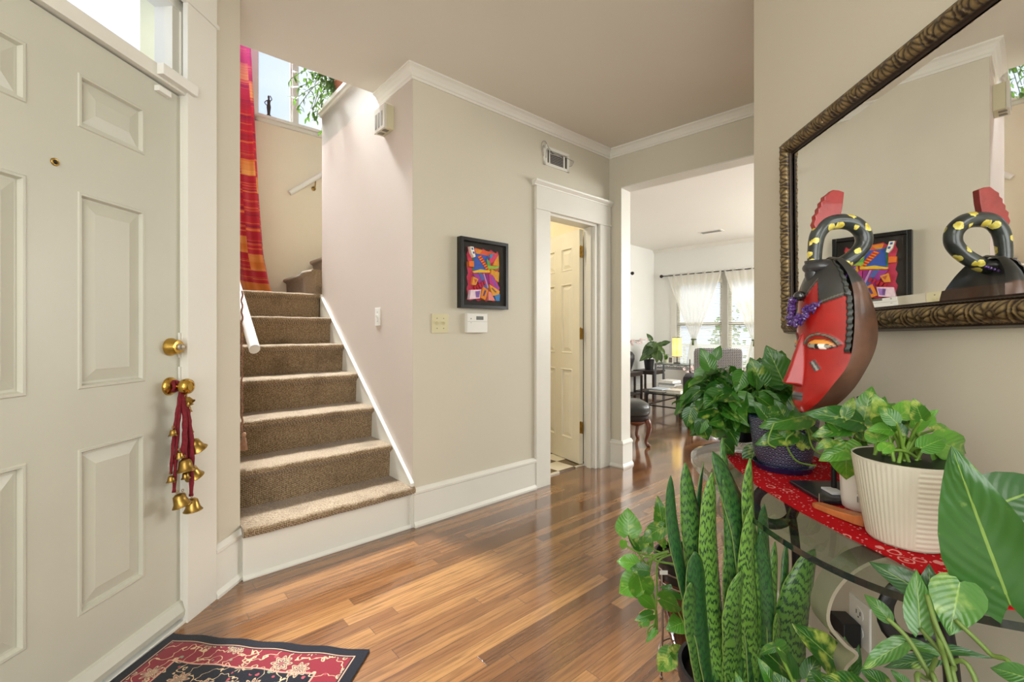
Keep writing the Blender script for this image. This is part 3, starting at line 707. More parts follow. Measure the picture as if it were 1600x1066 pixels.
# trailing plant on the ledge
rl = random.Random(11)
t = thing('trailing_plant', 'green leafy plant trailing over the white ledge by the stair window', 'plant', W(FS, .07, 1.25, 2.937))
mb = MB(FS); mb.lathe([(.055, 0), (.075, .11), (.078, .12), (.068, .12), (.06, .02)], (.07, 1.2, 2.937), 20); mb.build('pot', paint('terracotta', (150, 92, 66), .7), t, True)
ml = MB(FS); ms = MB(FS)
for k in range(26):
    a0 = (.05+rl.uniform(-.04, .05), 1.2+rl.uniform(-.05, .05), 3.04)
    e = (rl.uniform(-.22, .12), rl.uniform(1.1, 1.66), rl.uniform(2.74, 3.28)); mid = ((a0[0]+e[0])/2, (a0[1]+e[1])/2, max(a0[2], e[2])+.05)
    pth = smooth_path([a0, mid, e], 5); ms.tube(pth, .0025, 5)
    for q in range(2, len(pth)):
        for r_ in range(2):
            dv = (rl.uniform(-1, 1), rl.uniform(-.4, 1), rl.uniform(-1, .5))
            ml.leaf(pth[q], dv, (rl.uniform(-.5, .5), rl.uniform(-1, 0), 1), rl.uniform(.045, .075), rl.uniform(.016, .026), .2, .3, shape='long')
ml.build('foliage', dark_leaf_m, t, True); ms.build('stems', darkstem_m, t, True)

# ================================================================ things on the centre wall
def screw(mb, c, ax, r=.0025): mb.lathe([(r, 0), (r*.8, .0012)], c, 8, ax)
# art
t = thing('framed_artwork', 'black shadow box with a colourful abstract cut-felt picture', 'picture', W(FS, .495, 0, 1.265))
ax0, ax1, az0, az1, FW = .305, .690, 1.265, 1.705, .022
mb = MB(FS)
mb.box(ax0, ax0+FW, -.042, 0, az0, az1); mb.box(ax1-FW, ax1, -.042, 0, az0, az1); mb.box(ax0+FW, ax1-FW, -.042, 0, az0, az0+FW); mb.box(ax0+FW, ax1-FW, -.042, 0, az1-FW, az1)
mb.build('frame', paint('black_frame', (24, 23, 22), .35), t, bevel=.0015)
mb = MB(FS); mb.box(ax0+FW, ax1-FW, -.008, -.002, az0+FW, az1-FW); mb.build('mat_board', paint('mat_black', (40, 36, 32), .8), t)
mb = MB(FS); bx0, bx1, bz0, bz1 = ax0+.072, ax1-.062, az0+.055, az1-.055
def P2(u, v): return (bx0+u*(bx1-bx0), bz0+(1-v)*(bz1-bz0))
shapes = []
def shp(col, pts): shapes.append((col, pts))
rd = random.Random(5)
edge = []
for k in range(12): edge.append((k/12, .02+.03*((k*7) % 3-1)))
for k in range(14): edge.append((1+.02*((k*5) % 3-1), k/14))
for k in range(12): edge.append((1-k/12, 1+.02*((k*7) % 3-1)))
for k in range(14): edge.append((.02*((k*5) % 3-1), 1-k/14))
shp((206, 62, 92), edge)
shp((232, 98, 60), [(.25, .0), (.98, .05), (.95, .15), (.3, .12)]); shp((228, 150, 48), [(.23, .02), (.47, .03), (.36, .12), (.27, .10)])
shp((60, 96, 186), [(.20, .10), (.66, .12), (.72, .40), (.18, .44)]); shp((40, 130, 90), [(.17, .08), (.21, .08), (.19, .44), (.15, .43)])
shp((214, 56, 44), [(.30, .16), (.42, .12), (.72, .40), (.62, .42)])
for k in range(7): u = .33+k*.045; v = .15+k*.04; shp((240, 170, 50), [(u, v+.02), (u+.09, v-.015), (u+.10, v+.0), (u+.01, v+.036)])
shp((236, 196, 48), [(.14, .46), (.40, .40), (.70, .41), (.69, .45), (.45, .46), (.18, .485)])
shp((96, 170, 84), [(.60, .18), (.70, .24), (.72, .36), (.62, .32)]); shp((150, 190, 70), [(.62, .32), (1.0, .30), (.98, .36), (.64, .38)])
shp((222, 70, 110), [(.66, .20), (.82, .07), (.96, .10), (.80, .24), (.70, .26)]); shp((236, 160, 46), [(.98, .08), (1.0, .30), (.80, .30), (.84, .22)])
shp((60, 150, 190), [(.68, .10), (.80, .06), (.76, .14), (.70, .17)])
shp((222, 160, 44), [(.74, .38), (1.0, .42), (.98, .62), (.84, .58), (.72, .48)]); shp((190, 80, 60), [(.84, .38), (.99, .34), (.99, .39), (.86, .42)])
shp((160, 60, 150), [(.14, .50), (.48, .48), (.60, .80), (.50, .86), (.30, .66)]); shp((84, 104, 170), [(.30, .48), (.42, .48), (.62, .78), (.58, .84)])
shp((196, 150, 200), [(.46, .48), (.50, .48), (.64, .74), (.60, .77)]); shp((150, 50, 130), [(.52, .48), (.62, .48), (.64, .70), (.60, .68)])
shp((196, 60, 140), [(.64, .48), (.78, .50), (1.0, .74), (.96, .80), (.66, .66)]); shp((116, 90, 190), [(.70, .52), (.76, .54), (.94, .74), (.90, .76)])
shp((232, 156, 60), [(.14, .56), (.30, .60), (.22, .72), (.10, .72)]); shp((190, 90, 60), [(.16, .60), (.26, .62), (.20, .68)])
for k in range(5): shp((190, 30, 50), [(.16+k*.07, .76-k*.03), (.20+k*.07, .73-k*.03), (.24+k*.07, .80-k*.03), (.21+k*.07, .83-k*.03)])
shp((236, 162, 52), [(.64, .68), (.98, .80), (.96, .90), (.74, .90)]); shp((120, 96, 70), [(.72, .74), (.88, .82), (.84, .84), (.71, .77)])
shp((230, 140, 44), [(.44, .74), (.60, .80), (.50, 1.0), (.34, .95)]); shp((90, 70, 120), [(.48, .80), (.53, .82), (.46, .93), (.42, .91)])
shp((240, 214, 224), [(.04, .82), (.36, .80), (.32, .97), (.0, 1.0)]); shp((176, 130, 206), [(.18, .84), (.34, .82), (.30, .95), (.20, .96)])
shp((230, 140, 130), [(.60, .82), (.68, .84), (.82, 1.0), (.60, 1.0)]); shp((66, 126, 186), [(.80, .90), (.98, .86), (.97, 1.0), (.86, 1.0)])
shp((232, 120, 50), [(-.02, .28), (.13, .27), (.14, .38), (-.01, .38)]); shp((250, 240, 220), [(.02, .0), (.12, .0), (.18, .18), (.13, .20), (.06, .12)]); shp((60, 100, 170), [(.05, .02), (.10, .02), (.11, .06), (.06, .06)]); shp((60, 100, 170), [(.09, .09), (.14, .09), (.15, .13), (.10, .13)])
mb.layers()
for i, (c_, pts) in enumerate(shapes):
    yo = -.009-.0006*(i+1); f0 = len(mb.bm.faces)
    q = [P2(u, v) for u, v in pts]
    A = [mb.v((x, yo, z)) for x, z in q]; B = [mb.v((x, -.006, z)) for x, z in q]
    mb.face(A)
    for k in range(len(q)): mb.face([A[k], A[(k+1) % len(q)], B[(k+1) % len(q)], B[k]])
    mb.bm.faces.ensure_lookup_table()
    for f_ in mb.bm.faces[f0:]:
        for lp in f_.loops: lp[mb.cl] = lin(c_)
mb.build('felt_picture', attr_mat('felt_colours', rough=.85, var=.08, nscale=60), t)
mb = MB(FS); mb.pane(ax0+FW, ax1-FW, -.033, az0+FW, az1-FW); mb.build('glazing', pane_m, t)
# thermostat
t = thing('thermostat', 'white square thermostat with a small grey display under the framed picture', 'thermostat', W(FS, .44, 0, 1.11))
mb = MB(FS); mb.box(.363, .523, -.028, 0, 1.112, 1.234, .004); mb.build('housing', plastic_m, t)
mb = MB(FS); mb.box(.433, .489, -.0295, -.028, 1.193, 1.216); mb.build('display', paint('lcd', (108, 112, 104), .3), t)
mb = MB(FS); mb.box(.366, .520, -.0287, -.028, 1.181, 1.1825); mb.box(.388, .396, -.0295, -.028, 1.196, 1.204); mb.box(.388, .396, -.0295, -.028, 1.172, 1.175); mb.build('seam_and_button', paint('grey_mark', (168, 166, 160), .5), t)
# double switch
def switch(F, xc, zc, w, n, label, mat):
    t = thing('light_switch', label, 'light switch', W(F, xc, 0, zc-.058))
    mb = MB(F); mb.box(xc-w/2, xc+w/2, -.006, 0, zc-.058, zc+.058, .002); mb.build('cover_plate', mat, t)
    for k in range(n):
        x = xc+(k-(n-1)/2)*.046
        mb = MB(F); mb.extr([(-.006, zc-.011), (-.0065, zc+.011), (-.017, zc+.012), (-.018, zc+.006)], 'x', x-.0045, x+.0045); mb.box(x-.006, x+.006, -.0065, -.005, zc-.013, zc+.013); mb.build('toggle', mat, t)
    for k in range(n):
        x = xc+(k-(n-1)/2)*.046
        for dz in (-.03, .03):
            mb = MB(F); mb.lathe([(.0032, 0), (.0026, .0012)], (x, -.006, zc+dz), 8, (0, -1, 0)); mb.build('screw', paint('screw_metal', (110, 104, 88), .4, metal=.8), t)
switch(FS, .182, 1.168, .117, 2, 'ivory double light switch left of the thermostat', ivory_m)
FST = FS @ Matrix.Rotation(math.radians(-90), 4, 'Z')  # x = -s (towards the room), y = into the stair side wall
switch(FST, -.45, 1.215, .071, 1, 'white single light switch on the stair side wall', plastic_m)
# torn air register
t = thing('air_vent', 'white wall air vent with grey slats and torn paper above the doorway', 'vent', W(FS, 1.19, 0, 2.33))
mb = MB(FS); vx0, vx1, vz0, vz1 = 1.06, 1.335, 2.335, 2.475
for a, b, c_, d_ in ((vx0, vx1, vz0, vz0+.022), (vx0, vx0+.02, vz0, vz1), (vx1-.022, vx1, vz0, vz1-.01), (vx0, vx1, vz1-.022, vz1)): mb.box(a, b, -.008, 0, c_, d_)
mb.build('frame', trim_m, t, bevel=.001)
mb = MB(FS); mb.box(vx0+.01, vx1-.01, -.002, .0, vz0+.01, vz1-.01); mb.build('duct', paint('duct_dark', (70, 66, 62), .7), t)
mb = MB(FS)
for k in range(8): z_ = vz0+.03+k*.012; mb.box(vx0+.07, vx1-.05, -.007, -.003, z_, z_+.004)
mb.build('slats', paint('vent_grey', (150, 148, 144), .5), t)
mb = MB(FS)
for a, b, c_ in ((vx0+.02, vx0+.036, .01), (vx0+.055, vx0+.064, -.02), (vx1-.065, vx1-.05, -.03)): mb = MB(FS); mb.box(a, b, -.009, -.003, vz0+.02, vz1+c_); mb.build('lever', trim_m, t)
mb = MB(FS)
mb.tube(smooth_path([(vx0, -.004, vz0+.06), (vx0-.02, -.007, vz1+.005), (vx0+.01, -.01, vz1+.03), (vx0+.05, -.008, vz1-.01), (vx0+.09, -.01, vz1-.03), (vx0+.15, -.012, vz1-.035), (vx0+.2, -.01, vz1-.03), (vx1+.02, -.01, vz1-.04), (vx1+.05, -.008, vz0+.10), (vx1+.03, -.006, vz0+.06), (vx1-.01, -.004, vz0+.05)], 5), .003, 6)
mb.tube(smooth_path([(vx0+.02, -.008, vz0+.05), (vx0+.03, -.014, vz1-.02), (vx0+.07, -.012, vz0+.09), (vx0+.12, -.012, vz1-.045), (vx0+.19, -.012, vz1-.05)], 5), .0035, 6)
mb.build('torn_paper', paint('torn_paper', (186, 180, 170), .8, .25, 60), t, True)
# door chime box on the stair wall
t = thing('door_chime', 'cream door chime box under the crown moulding on the stair side wall', 'door chime', W(FS, 0, .3, 2.35))
mb = MB(FS); mb.box(-.05, 0, .228, .368, 2.352, 2.498, .003); mb.build('box', paint('chime_box', (206, 200, 168), .5), t)
mb = MB(FS); mb.box(-.066, -.05, .226, .370, 2.350, 2.500, .003); mb.build('cover', paint('chime_cover', (214, 210, 196), .4), t)
mb = MB(FS)
for k in range(3): mb.box(-.0675, -.0655, .25+k*.04, .272+k*.04, 2.37, 2.46)
mb.box(-.055, -.02, .255, .285, 2.3495, 2.352); mb.box(-.055, -.02, .315, .345, 2.3495, 2.352); mb.build('grille', paint('grille_grey', (132, 126, 112), .6), t)

# ================================================================ bells on the door knob
t = thing('bell_garland', 'red cord garland of brass bells hanging from the front door knob', 'bells', cK+OUT*.03)
cord_m = paint('red_cord', (116, 12, 28), .8, .3, 120, .6, 300)
kc = cK+OUT*.034; ux = fdir(FD, 1, 0); uz = Vector((0, 0, 1))
def bp(u, z, o=0.0): return Vector(kc)+ux*u+uz*z+OUT*o
def bell(c, r, tilt, mat=oldbrass_m):
    ax = Vector((0, 0, -1))+ux*tilt[0]+OUT*tilt[1]
    o = MB(); o.lathe([(0.0, 0), (r*.35, r*.04), (r*.62, r*.25), (r*.70, r*.7), (r*.80, r*1.15), (r*1.02, r*1.5), (r*1.08, r*1.56), (r*.98, r*1.5), (r*.72, r*1.15), (r*.62, r*.7), (r*.5, r*.25)], c, 24, ax, cap=False)
    q = ax.normalized(); o.ball(Vector(c)+q*(r*1.35), r*.22, seg=10, rings=6)
    o.tube([Vector(c)+q*(-.008)+ux*.005*math.cos(k*PI/5)+uz*.005*math.sin(k*PI/5) for k in range(10)], .0012, 6, closed=True)
    o.build('bell', mat, t, True)
big = [(.026, -.205, .035, (.5, .2)), (-.022, -.262, .045, (-.05, .15)), (.020, -.305, .03, (.45, .1)), (-.042, -.385, .035, (.15, .25)), (.012, -.42, .045, (.05, .05))]
for u, z, o_, tl_ in big: bell(bp(u, z, o_), .030, tl_)
small = [(-.046, -.150, .02, (-.1, .1)), (-.012, -.04, .045, (0, .9)), (.006, -.05, .03, (.2, .2)), (.022, -.075, .02, (0, 0)), (-.03, -.235, .03, (.1, 0)), (.030, -.155, .02, (0, 0)), (-.055, -.315, .02, (-.1, .1)), (-.014, -.315, .04, (0, .1)), (-.002, -.395, .02, (0, 0))]
for u, z, o_, tl_ in small: bell(bp(u, z, o_), .015, tl_)
for k, (u0, u1, z1, o_, r) in enumerate([(0, .024, -.2, .03, .006), (-.006, -.022, -.26, .035, .0065), (.006, .020, -.30, .03, .006), (-.01, -.042, -.38, .02, .0055), (.002, .008, -.41, .045, .006), (-.012, -.050, -.31, .015, .0045), (.0, -.012, -.30, .035, .007)]):
    pts = smooth_path([bp(0, .014, .0), bp(u0, -.02, .018), bp((u0+u1)/2+.006*math.sin(k*2), z1*.5, o_), bp(u1, z1, o_)], 10)
    mb = MB(); mb.tube(pts, [r*1.2*(1+.18*math.sin(i*1.7)) for i in range(len(pts))], 8); mb.build('cord', cord_m, t, True)
mb = MB(); mb.tube([bp(.0185*math.cos(a), .0185*math.sin(a), -.008+.01*math.cos(a*2)) for a in [2*PI*k/24 for k in range(24)]], .0055, 8, closed=True)
mb.tube([bp(.012*math.cos(a)-.004, -.03+.014*math.sin(a), .022) for a in [2*PI*k/16 for k in range(16)]], .005, 8, closed=True); mb.build('cord_loop', cord_m, t, True)
# ================================================================ rug by the door
def rug_mat():
    t = NT('oriental_rug'); uv = t.n('UVMap'); uv.uv_map = 'UVMap'; u = t.xyz(uv.outputs[0])  # metres
    RWd, RLn = .757, 1.25
    dx = t.math('MINIMUM', u[0], t.math('SUBTRACT', RWd, u[0])); dy = t.math('MINIMUM', u[1], t.math('SUBTRACT', RLn, u[1]))
    d = t.math('MINIMUM', dx, dy)
    def vor(sc, feat='F1', rnd=.8):
        v = t.n('TexVoronoi'); v.feature = feat; v.inputs['Scale'].default_value = sc; v.inputs['Randomness'].default_value = rnd; t.l(uv.outputs[0], v.inputs['Vector']); return v
    v1 = vor(11, rnd=.55); v2 = vor(34); v3 = vor(60)
    dist = v1.outputs['Distance']
    # petals: angle around each cell centre
    sub = t.n('VectorMath'); sub.operation = 'SUBTRACT'; t.l(uv.outputs[0], sub.inputs[0]); t.l(v1.outputs['Position'], sub.inputs[1])
    s = t.xyz(sub.outputs[0]); an = t.math('ARCTAN2', s[1], s[0])
    pet = t.math('MULTIPLY', t.math('SINE', t.math('MULTIPLY', an, 8.0)), .07)
    rad = t.math('ADD', dist, pet)
    fl = t.ramp(rad, (.0, (196, 96, 96)), (.12, (40, 60, 58)), (.18, (214, 188, 152)), (.27, (120, 44, 52)), (.32, (214, 188, 152)), (.355, (18, 18, 30)))
    flm = t.math('LESS_THAN', rad, .36)
    n1 = t.noise(uv.outputs[0], 16, 2); vine = t.math('LESS_THAN', t.math('ABSOLUTE', t.math('SUBTRACT', n1, .5)), .012)
    lf = t.math('MULTIPLY', t.math('LESS_THAN', v2.outputs['Distance'], .25), t.math('GREATER_THAN', t.noise(uv.outputs[0], 22, 1), .5))
    lcol = t.mix(t.math('GREATER_THAN', v2.outputs['Color'], .5), lin((168, 74, 80)), lin((134, 142, 112)))
    def field(bg):
        c = t.mix(vine, bg, lin((206, 176, 138))); c = t.mix(lf, c, lcol); return t.mix(flm, c, fl)
    navy = field(lin((16, 17, 28))); red = field(lin((132, 34, 46)))
    c = t.mix(t.math('GREATER_THAN', d, .130), red, navy)
    for a, b, col in ((.125, .131, (206, 150, 128)), (.034, .038, (200, 158, 130)), (-.1, .034, (18, 18, 28)), (.038, .043, (40, 26, 34))):
        m = t.math('MULTIPLY', t.math('GREATER_THAN', d, a), t.math('LESS_THAN', d, b)); c = t.mix(m, c, lin(col))
    t.l(c, t.b.inputs['Base Color']); t.set(rough=.95, spec=.1, sheen=.2)
    t.bump(t.noise(uv.outputs[0], 400, 2), .6, .002); return t.m
rc = Vector((-1.249, 1.676, 0)); rb_ = Vector((-.4975, 1.586, 0)); rx = (rb_-rc).normalized(); ry = Vector((rx.y, -rx.x, 0))
RF = Matrix.Translation(rc) @ Matrix(((rx.x, ry.x, 0, 0), (rx.y, ry.y, 0, 0), (0, 0, 1, 0), (0, 0, 0, 1)))
mb = MB(RF); nx, ny = 60, 100
def rz(u, v): return .009+.0012*math.sin(u*21)*math.sin(v*17)
mb.layers(); P = [[(.757*i/nx, 1.25*j/ny+.003*math.sin(i*.5), rz(.757*i/nx, 1.25*j/ny)) for i in range(nx+1)] for j in range(ny+1)]
mb.grid(P, lambda j, i: (.757*i/nx, 1.25*j/ny))
rim = [mb.v(p) for p in ([(x, P[0][i][1], .0005) for i, (x, _, _) in enumerate(P[0])])]
def skirtline(pts):
    A = [mb.v(p) for p in pts]; B = [mb.v((p[0], p[1], .0008)) for p in pts]
    for k in range(len(A)-1): mb.face([A[k], A[k+1], B[k+1], B[k]])
skirtline(P[0]); skirtline(P[-1]); skirtline([r[0] for r in P]); skirtline([r[-1] for r in P])
bmesh.ops.delete(mb.bm, geom=rim, context='VERTS')
mb.build('door_rug', rug_mat(), None, True, ang=60, label='small oriental rug with navy field and red floral border at the front door', cat='rug')
# ================================================================ mirror on the right wall
MF = FR @ Matrix.Translation((-1.508, 0, 1.112)) @ Matrix.Rotation(-.019, 4, 'Y')
ML, MH, MW_ = 1.12, .634, .058
t = thing('wall_mirror', 'large wall mirror with a dark bronze frame ornamented with shells', 'mirror', MF)
def relief(s, v):
    """height and gilding at distance s along the side and v (0 outer .. 1 inner)"""
    if v < .07: b = .016*v/.07
    elif v < .16: b = .016+.004*math.sin((v-.07)/.09*PI)
    elif v < .84: b = .016+.018*math.sin((v-.16)/.68*PI)**.7
    elif v < .93: b = .014+.005*math.sin((v-.84)/.09*PI)
    else: b = .012
    h = 0
    if v < .07: h = .0015*max(0, math.sin(s*900))
    elif .84 <= v < .93: h = .0012*max(0, math.sin(s*760))
    elif v >= .16 and v < .84:
        sp = .0755; cs = (math.floor(s/sp)+.5)*sp; dx = s-cs; dz = (v-.52)*MW_; r = math.hypot(dx, dz); a = math.atan2(dx, dz+.012)
        r2 = math.hypot(dx, dz+.006)
        if r2 < .0075: h = .003*math.cos(r2/.0075*PI/2)+.0005
        elif r2 < .011: h = .0022
        elif r < .031: h = (.0042*abs(math.cos(a*6.5))**.8+.0005)*min(1, (.031-r)/.006)*(.5+.5*min(1, (r2-.011)/.01))
        else: h = .0028*abs(math.sin(dx*260+dz*190))*abs(math.cos(dz*150))
        if abs(r-.0335) < .0022: h = max(h, .0034)
    return b, h
def gild(s, v):
    b, h = relief(s, v); g = min(1, max(0, (h-.0012)/.0026)); g = g*g*(3-2*g)
    nn = noise.noise(Vector((s*60, v*5, 1.3)))*.5+.5; g *= .45+.75*nn
    lo = lin((44, 30, 20)); hi = lin((146, 124, 80)); g = min(1, g)
    if v < .07: g *= .35
    return tuple(lo[i]+(hi[i]-lo[i])*g for i in range(3))+(1,)
gild_m = attr_mat('gilded_carving', rough=.36, coat=.25, var=.1); 
tb = gild_m.node_tree.nodes['Principled BSDF']; tb.inputs['Metallic'].default_value = .35
for k in range(4):
    # corner order: bottom, near side, top, far side
    C4 = [(0, 0), (ML, 0), (ML, MH), (0, MH)]; a = Vector(C4[k]); b = Vector(C4[(k+1) % 4]); d = (b-a).normalized(); inn = Vector((-d.y, d.x)); Ls = (b-a).length
    ns = int(Ls/.0028); VV = [0, .02, .05, .07, .10, .13]+[.16+.68*i/20 for i in range(21)]+[.86, .885, .91, .93, .96, 1.0]; P = []; S = []
    for i in range(ns+1):
        f = i/ns; row = []; sr = []
        for v in VV:
            w_ = v*MW_; s_ = w_+f*(Ls-2*w_); bb, hh = relief(s_, v); p = a+d*s_+inn*w_
            row.append((p.x, -.004-bb-hh, p.y)); sr.append((s_, v))
        P.append(row); S.append(sr)
    mb = MB(MF); mb.grid(P, None, lambda i, j: gild(*S[i][j])); mb.build('carved_frame', gild_m, t, True)
mb = MB(MF); mb.box(.003, ML-.003, -.006, -.001, .003, MH-.003); mb.build('backing', black_m, t)
# glass with a bevelled margin
mb = MB(MF); i0 = MW_-.002; i1 = MW_+.020
A = [mb.v((x, -.0135, z)) for x, z in ((i0, i0), (ML-i0, i0), (ML-i0, MH-i0), (i0, MH-i0))]; B = [mb.v((x, -.0145, z)) for x, z in ((i1, i1), (ML-i1, i1), (ML-i1, MH-i1), (i1, MH-i1))]
for k in range(4): mb.face([A[k], A[(k+1) % 4], B[(k+1) % 4], B[k]])
mb.face(B); mb.build('mirror_glass', mirror_m, t)

# ================================================================ console table
TZ = .755
def tabled(u):  # front depth of the top at distance u
    q = abs(u-1.035)/.487
    return .392*(1-min(1, q)**3.3)**(1/3.3)
t = thing('console_table', 'demilune console table with dark-edged glass top and curled steel legs', 'table', W(FR, -1.035, -.2, 0))
def outline(off=0.0, n=64):
    pts = []
    for k in range(n+1):
        a = PI*k/n; c_, s_ = math.cos(a), math.sin(a)
        x = (.487-off)*(abs(c_)**(2/3.3))*(1 if c_ > 0 else -1); d = (.392-off)*abs(s_)**(2/3.3); pts.append((-1.035+x, -.008-d))
    return pts
o1 = outline(); o2 = outline(.006); o3 = outline(.014); n_ = len(o1)
mb = MB(FR); R = [[(x, y, z) for x, y in o] for o, z in ((o2, TZ-.0190), (o1, TZ-.0160), (o1, TZ-.0045), (o3, TZ))]
VR = [[mb.v(p) for p in r] for r in R]
for i in range(3):
    for j in range(n_): mb.face([VR[i][j], VR[i][(j+1) % n_], VR[i+1][(j+1) % n_], VR[i+1][j]])
mb.face(VR[0][::-1]); mb.face(VR[-1])
mb.bm.faces.ensure_lookup_table()
gt = mb.build('glass_top', [tableglass_m, glassedge_m], t)
for p in gt.data.polygons:
    if len(p.vertices) < 10 and abs(p.normal.z) < .5: p.material_index = 1
def leg_path(): return [(.17, TZ-.0195), (.25, .715), (.300, .67), (.316, .615), (.290, .575), (.268, .555), (.288, .525), (.272, .47), (.225, .38), (.20, .27), (.23, .16), (.29, .08), (.33, .03), (.35, .006)]
for u0 in (.80, 1.30):
    mb = MB(FR); pts = smooth_path([(0, -d, z) for d, z in leg_path()], 6); wd = .024; R = []
    for i, p in enumerate(pts):
        tg = (pts[min(i+1, len(pts)-1)]-pts[max(i-1, 0)]).normalized(); nm = Vector((0, -tg.z, tg.y))
        R.append([Vector((-u0-wd, p.y, p.z))-nm*.003, Vector((-u0+wd, p.y, p.z))-nm*.003, Vector((-u0+wd, p.y, p.z))+nm*.003, Vector((-u0-wd, p.y, p.z))+nm*.003])
    mb.rings(R); mb.build('leg', steel_m, t, True, ang=40, label='curled brushed steel leg')
    mb = MB(FR); mb.tube(smooth_path([(-u0, -.16, TZ-.022), (-u0, -.11, .62), (-u0, -.09, .45), (-u0, -.11, .25), (-u0, -.15, .01)], 6), .012, 8); mb.build('rear_rod', black_m, t, True)
    mb = MB(FR); mb.tube([(-u0, -.15+.055*math.cos(a), .62+.055*math.sin(a)) for a in [2*PI*k/24 for k in range(24)]], .007, 8, closed=True, flat=2.2); mb.build('scroll_ring', black_m, t, True)
mb = MB(FR); mb.tube([(-.80, -.12, .30), (-1.30, -.12, .30)], .009, 10); mb.build('stretcher', black_m, t, True)
mb = MB(FR); mb.box(-1.33, -.77, -.20, -.17, TZ-.036, TZ-.0195); mb.build('top_rail', black_m, t)

# red bandana runner
def bandana():
    t = NT('red_bandana'); o = t.obj()
    v = t.n('TexVoronoi'); v.inputs['Scale'].default_value = 26; v.inputs['Randomness'].default_value = .9; t.l(o, v.inputs['Vector'])
    w_ = t.noise(o, 60, 3); d = t.math('ADD', v.outputs['Distance'], t.math('MULTIPLY', w_, .28))
    ring = t.math('LESS_THAN', t.math('ABSOLUTE', t.math('SUBTRACT', d, .40)), .035); dot = t.math('LESS_THAN', d, .20)
    v2 = t.n('TexVoronoi'); v2.inputs['Scale'].default_value = 110; t.l(o, v2.inputs['Vector']); sp = t.math('MULTIPLY', t.math('LESS_THAN', v2.outputs['Distance'], .22), t.math('GREATER_THAN', d, .5))
    c = t.mix(t.math('MULTIPLY', t.math('MAXIMUM', ring, dot), .62), lin((176, 8, 20)), lin((236, 180, 172)))
    c = t.mix(t.math('MULTIPLY', sp, .6), c, lin((236, 190, 186))); t.l(c, t.b.inputs['Base Color']); t.set(rough=.9, spec=.15)
    t.bump(t.noise(o, 500, 2), .4, .001); return t.m
mb = MB(FR); P = []
fr_pts = [(1.345, .273), (1.20, .30), (1.05, .311), (.90, .297), (.78, .275), (.67, .248), (.56, .235)]
def fe(u):
    for (a, b), (c, d) in zip(fr_pts, fr_pts[1:]):
        if c <= u <= a: return b+(d-b)*(a-u)/(a-c)
    return .235
for i in range(61):
    u = 1.345-(1.345-.585)*i/60; f = fe(u); P.append([(-u-.004*math.sin(j*.9), -.03-(f-.03)*j/16, TZ+.0025+.0012*abs(math.sin(i*.31+j*.5))) for j in range(17)])
mb.grid(P); b_ = [[(x, y, TZ+.0006) for x, y, z in r] for r in P]
mb.grid([P[0], b_[0]]); mb.grid([P[-1], b_[-1]]); mb.grid([[r[0] for r in P], [r[0] for r in b_]]); mb.grid([[r[-1] for r in P], [r[-1] for r in b_]])
mb.build('table_runner', bandana(), None, True, ang=60, label='red bandana print runner on the glass console table', cat='table runner')
RZ = TZ+.0042

# ================================================================ plants on the table
def basis(): return Vector((random.uniform(-1, 1), random.uniform(-1, 1), random.uniform(-1, 1)))
def bush(fol, stm, c, src, rad, n, L, rnd, low=-.6, up=.35, hi=1.0, cut=None):
    made = 0; k = 0
    while made < n and k < n*6:
        k += 1
        th = rnd.uniform(0, 2*PI); z = rnd.uniform(low, hi); r = math.sqrt(max(0, 1-z*z)); q = rnd.uniform(.55, 1.0)
        o = Vector((r*math.cos(th), r*math.sin(th), z)); p = Vector(c)+Vector((o.x*rad[0], o.y*rad[1], o.z*rad[2]))*q
        if cut and cut(p): continue
        made += 1
        l = L*rnd.uniform(.7, 1.25); nrm = (o*.8+Vector((rnd.uniform(-.5, .5), rnd.uniform(-.9, .1), up+rnd.uniform(-.2, .5)))).normalized()
        dv = Vector((o.x+rnd.uniform(-.6, .6), o.y+rnd.uniform(-.6, .6), -.35+rnd.uniform(-.5, .5)))
        base = p - dv.normalized()*l*.4
        fol.leaf(base, dv, nrm, l, l*rnd.uniform(.62, .84), .15+rnd.uniform(0, .4), rnd.uniform(.1, .45), curl=rnd.uniform(-.4, .4))
        s0 = Vector(src)+Vector((rnd.uniform(-.03, .03), rnd.uniform(-.03, .03), 0)); mid = (s0+base)/2+Vector((0, 0, .03))
        stm.tube(smooth_path([s0, mid, base], 5), .0022, 5)
def pleaf(fol, b, tip, nrm, wid=.78, **k):
    b = Vector(b); tip = Vector(tip); fol.leaf(b, tip-b, nrm, (tip-b).length*1.08, (tip-b).length*wid, **k)
CAMV = Vector((0, 0, HCAM))
def toward(p, upz=.6, dx=0.0):
    v = (CAMV-Vector(p)).normalized(); return (v+Vector((dx, 0, upz))).normalized()
def xleaf(fol, bpx, tpx, Yb, Yt=None, wid=.78, upz=.4, dx=0.0, **k):
    b = at(bpx[0], bpx[1], Yb); tp = at(tpx[0], tpx[1], Yt if Yt else Yb); pleaf(fol, b, tp, toward(b, upz, dx), wid, **k); return b
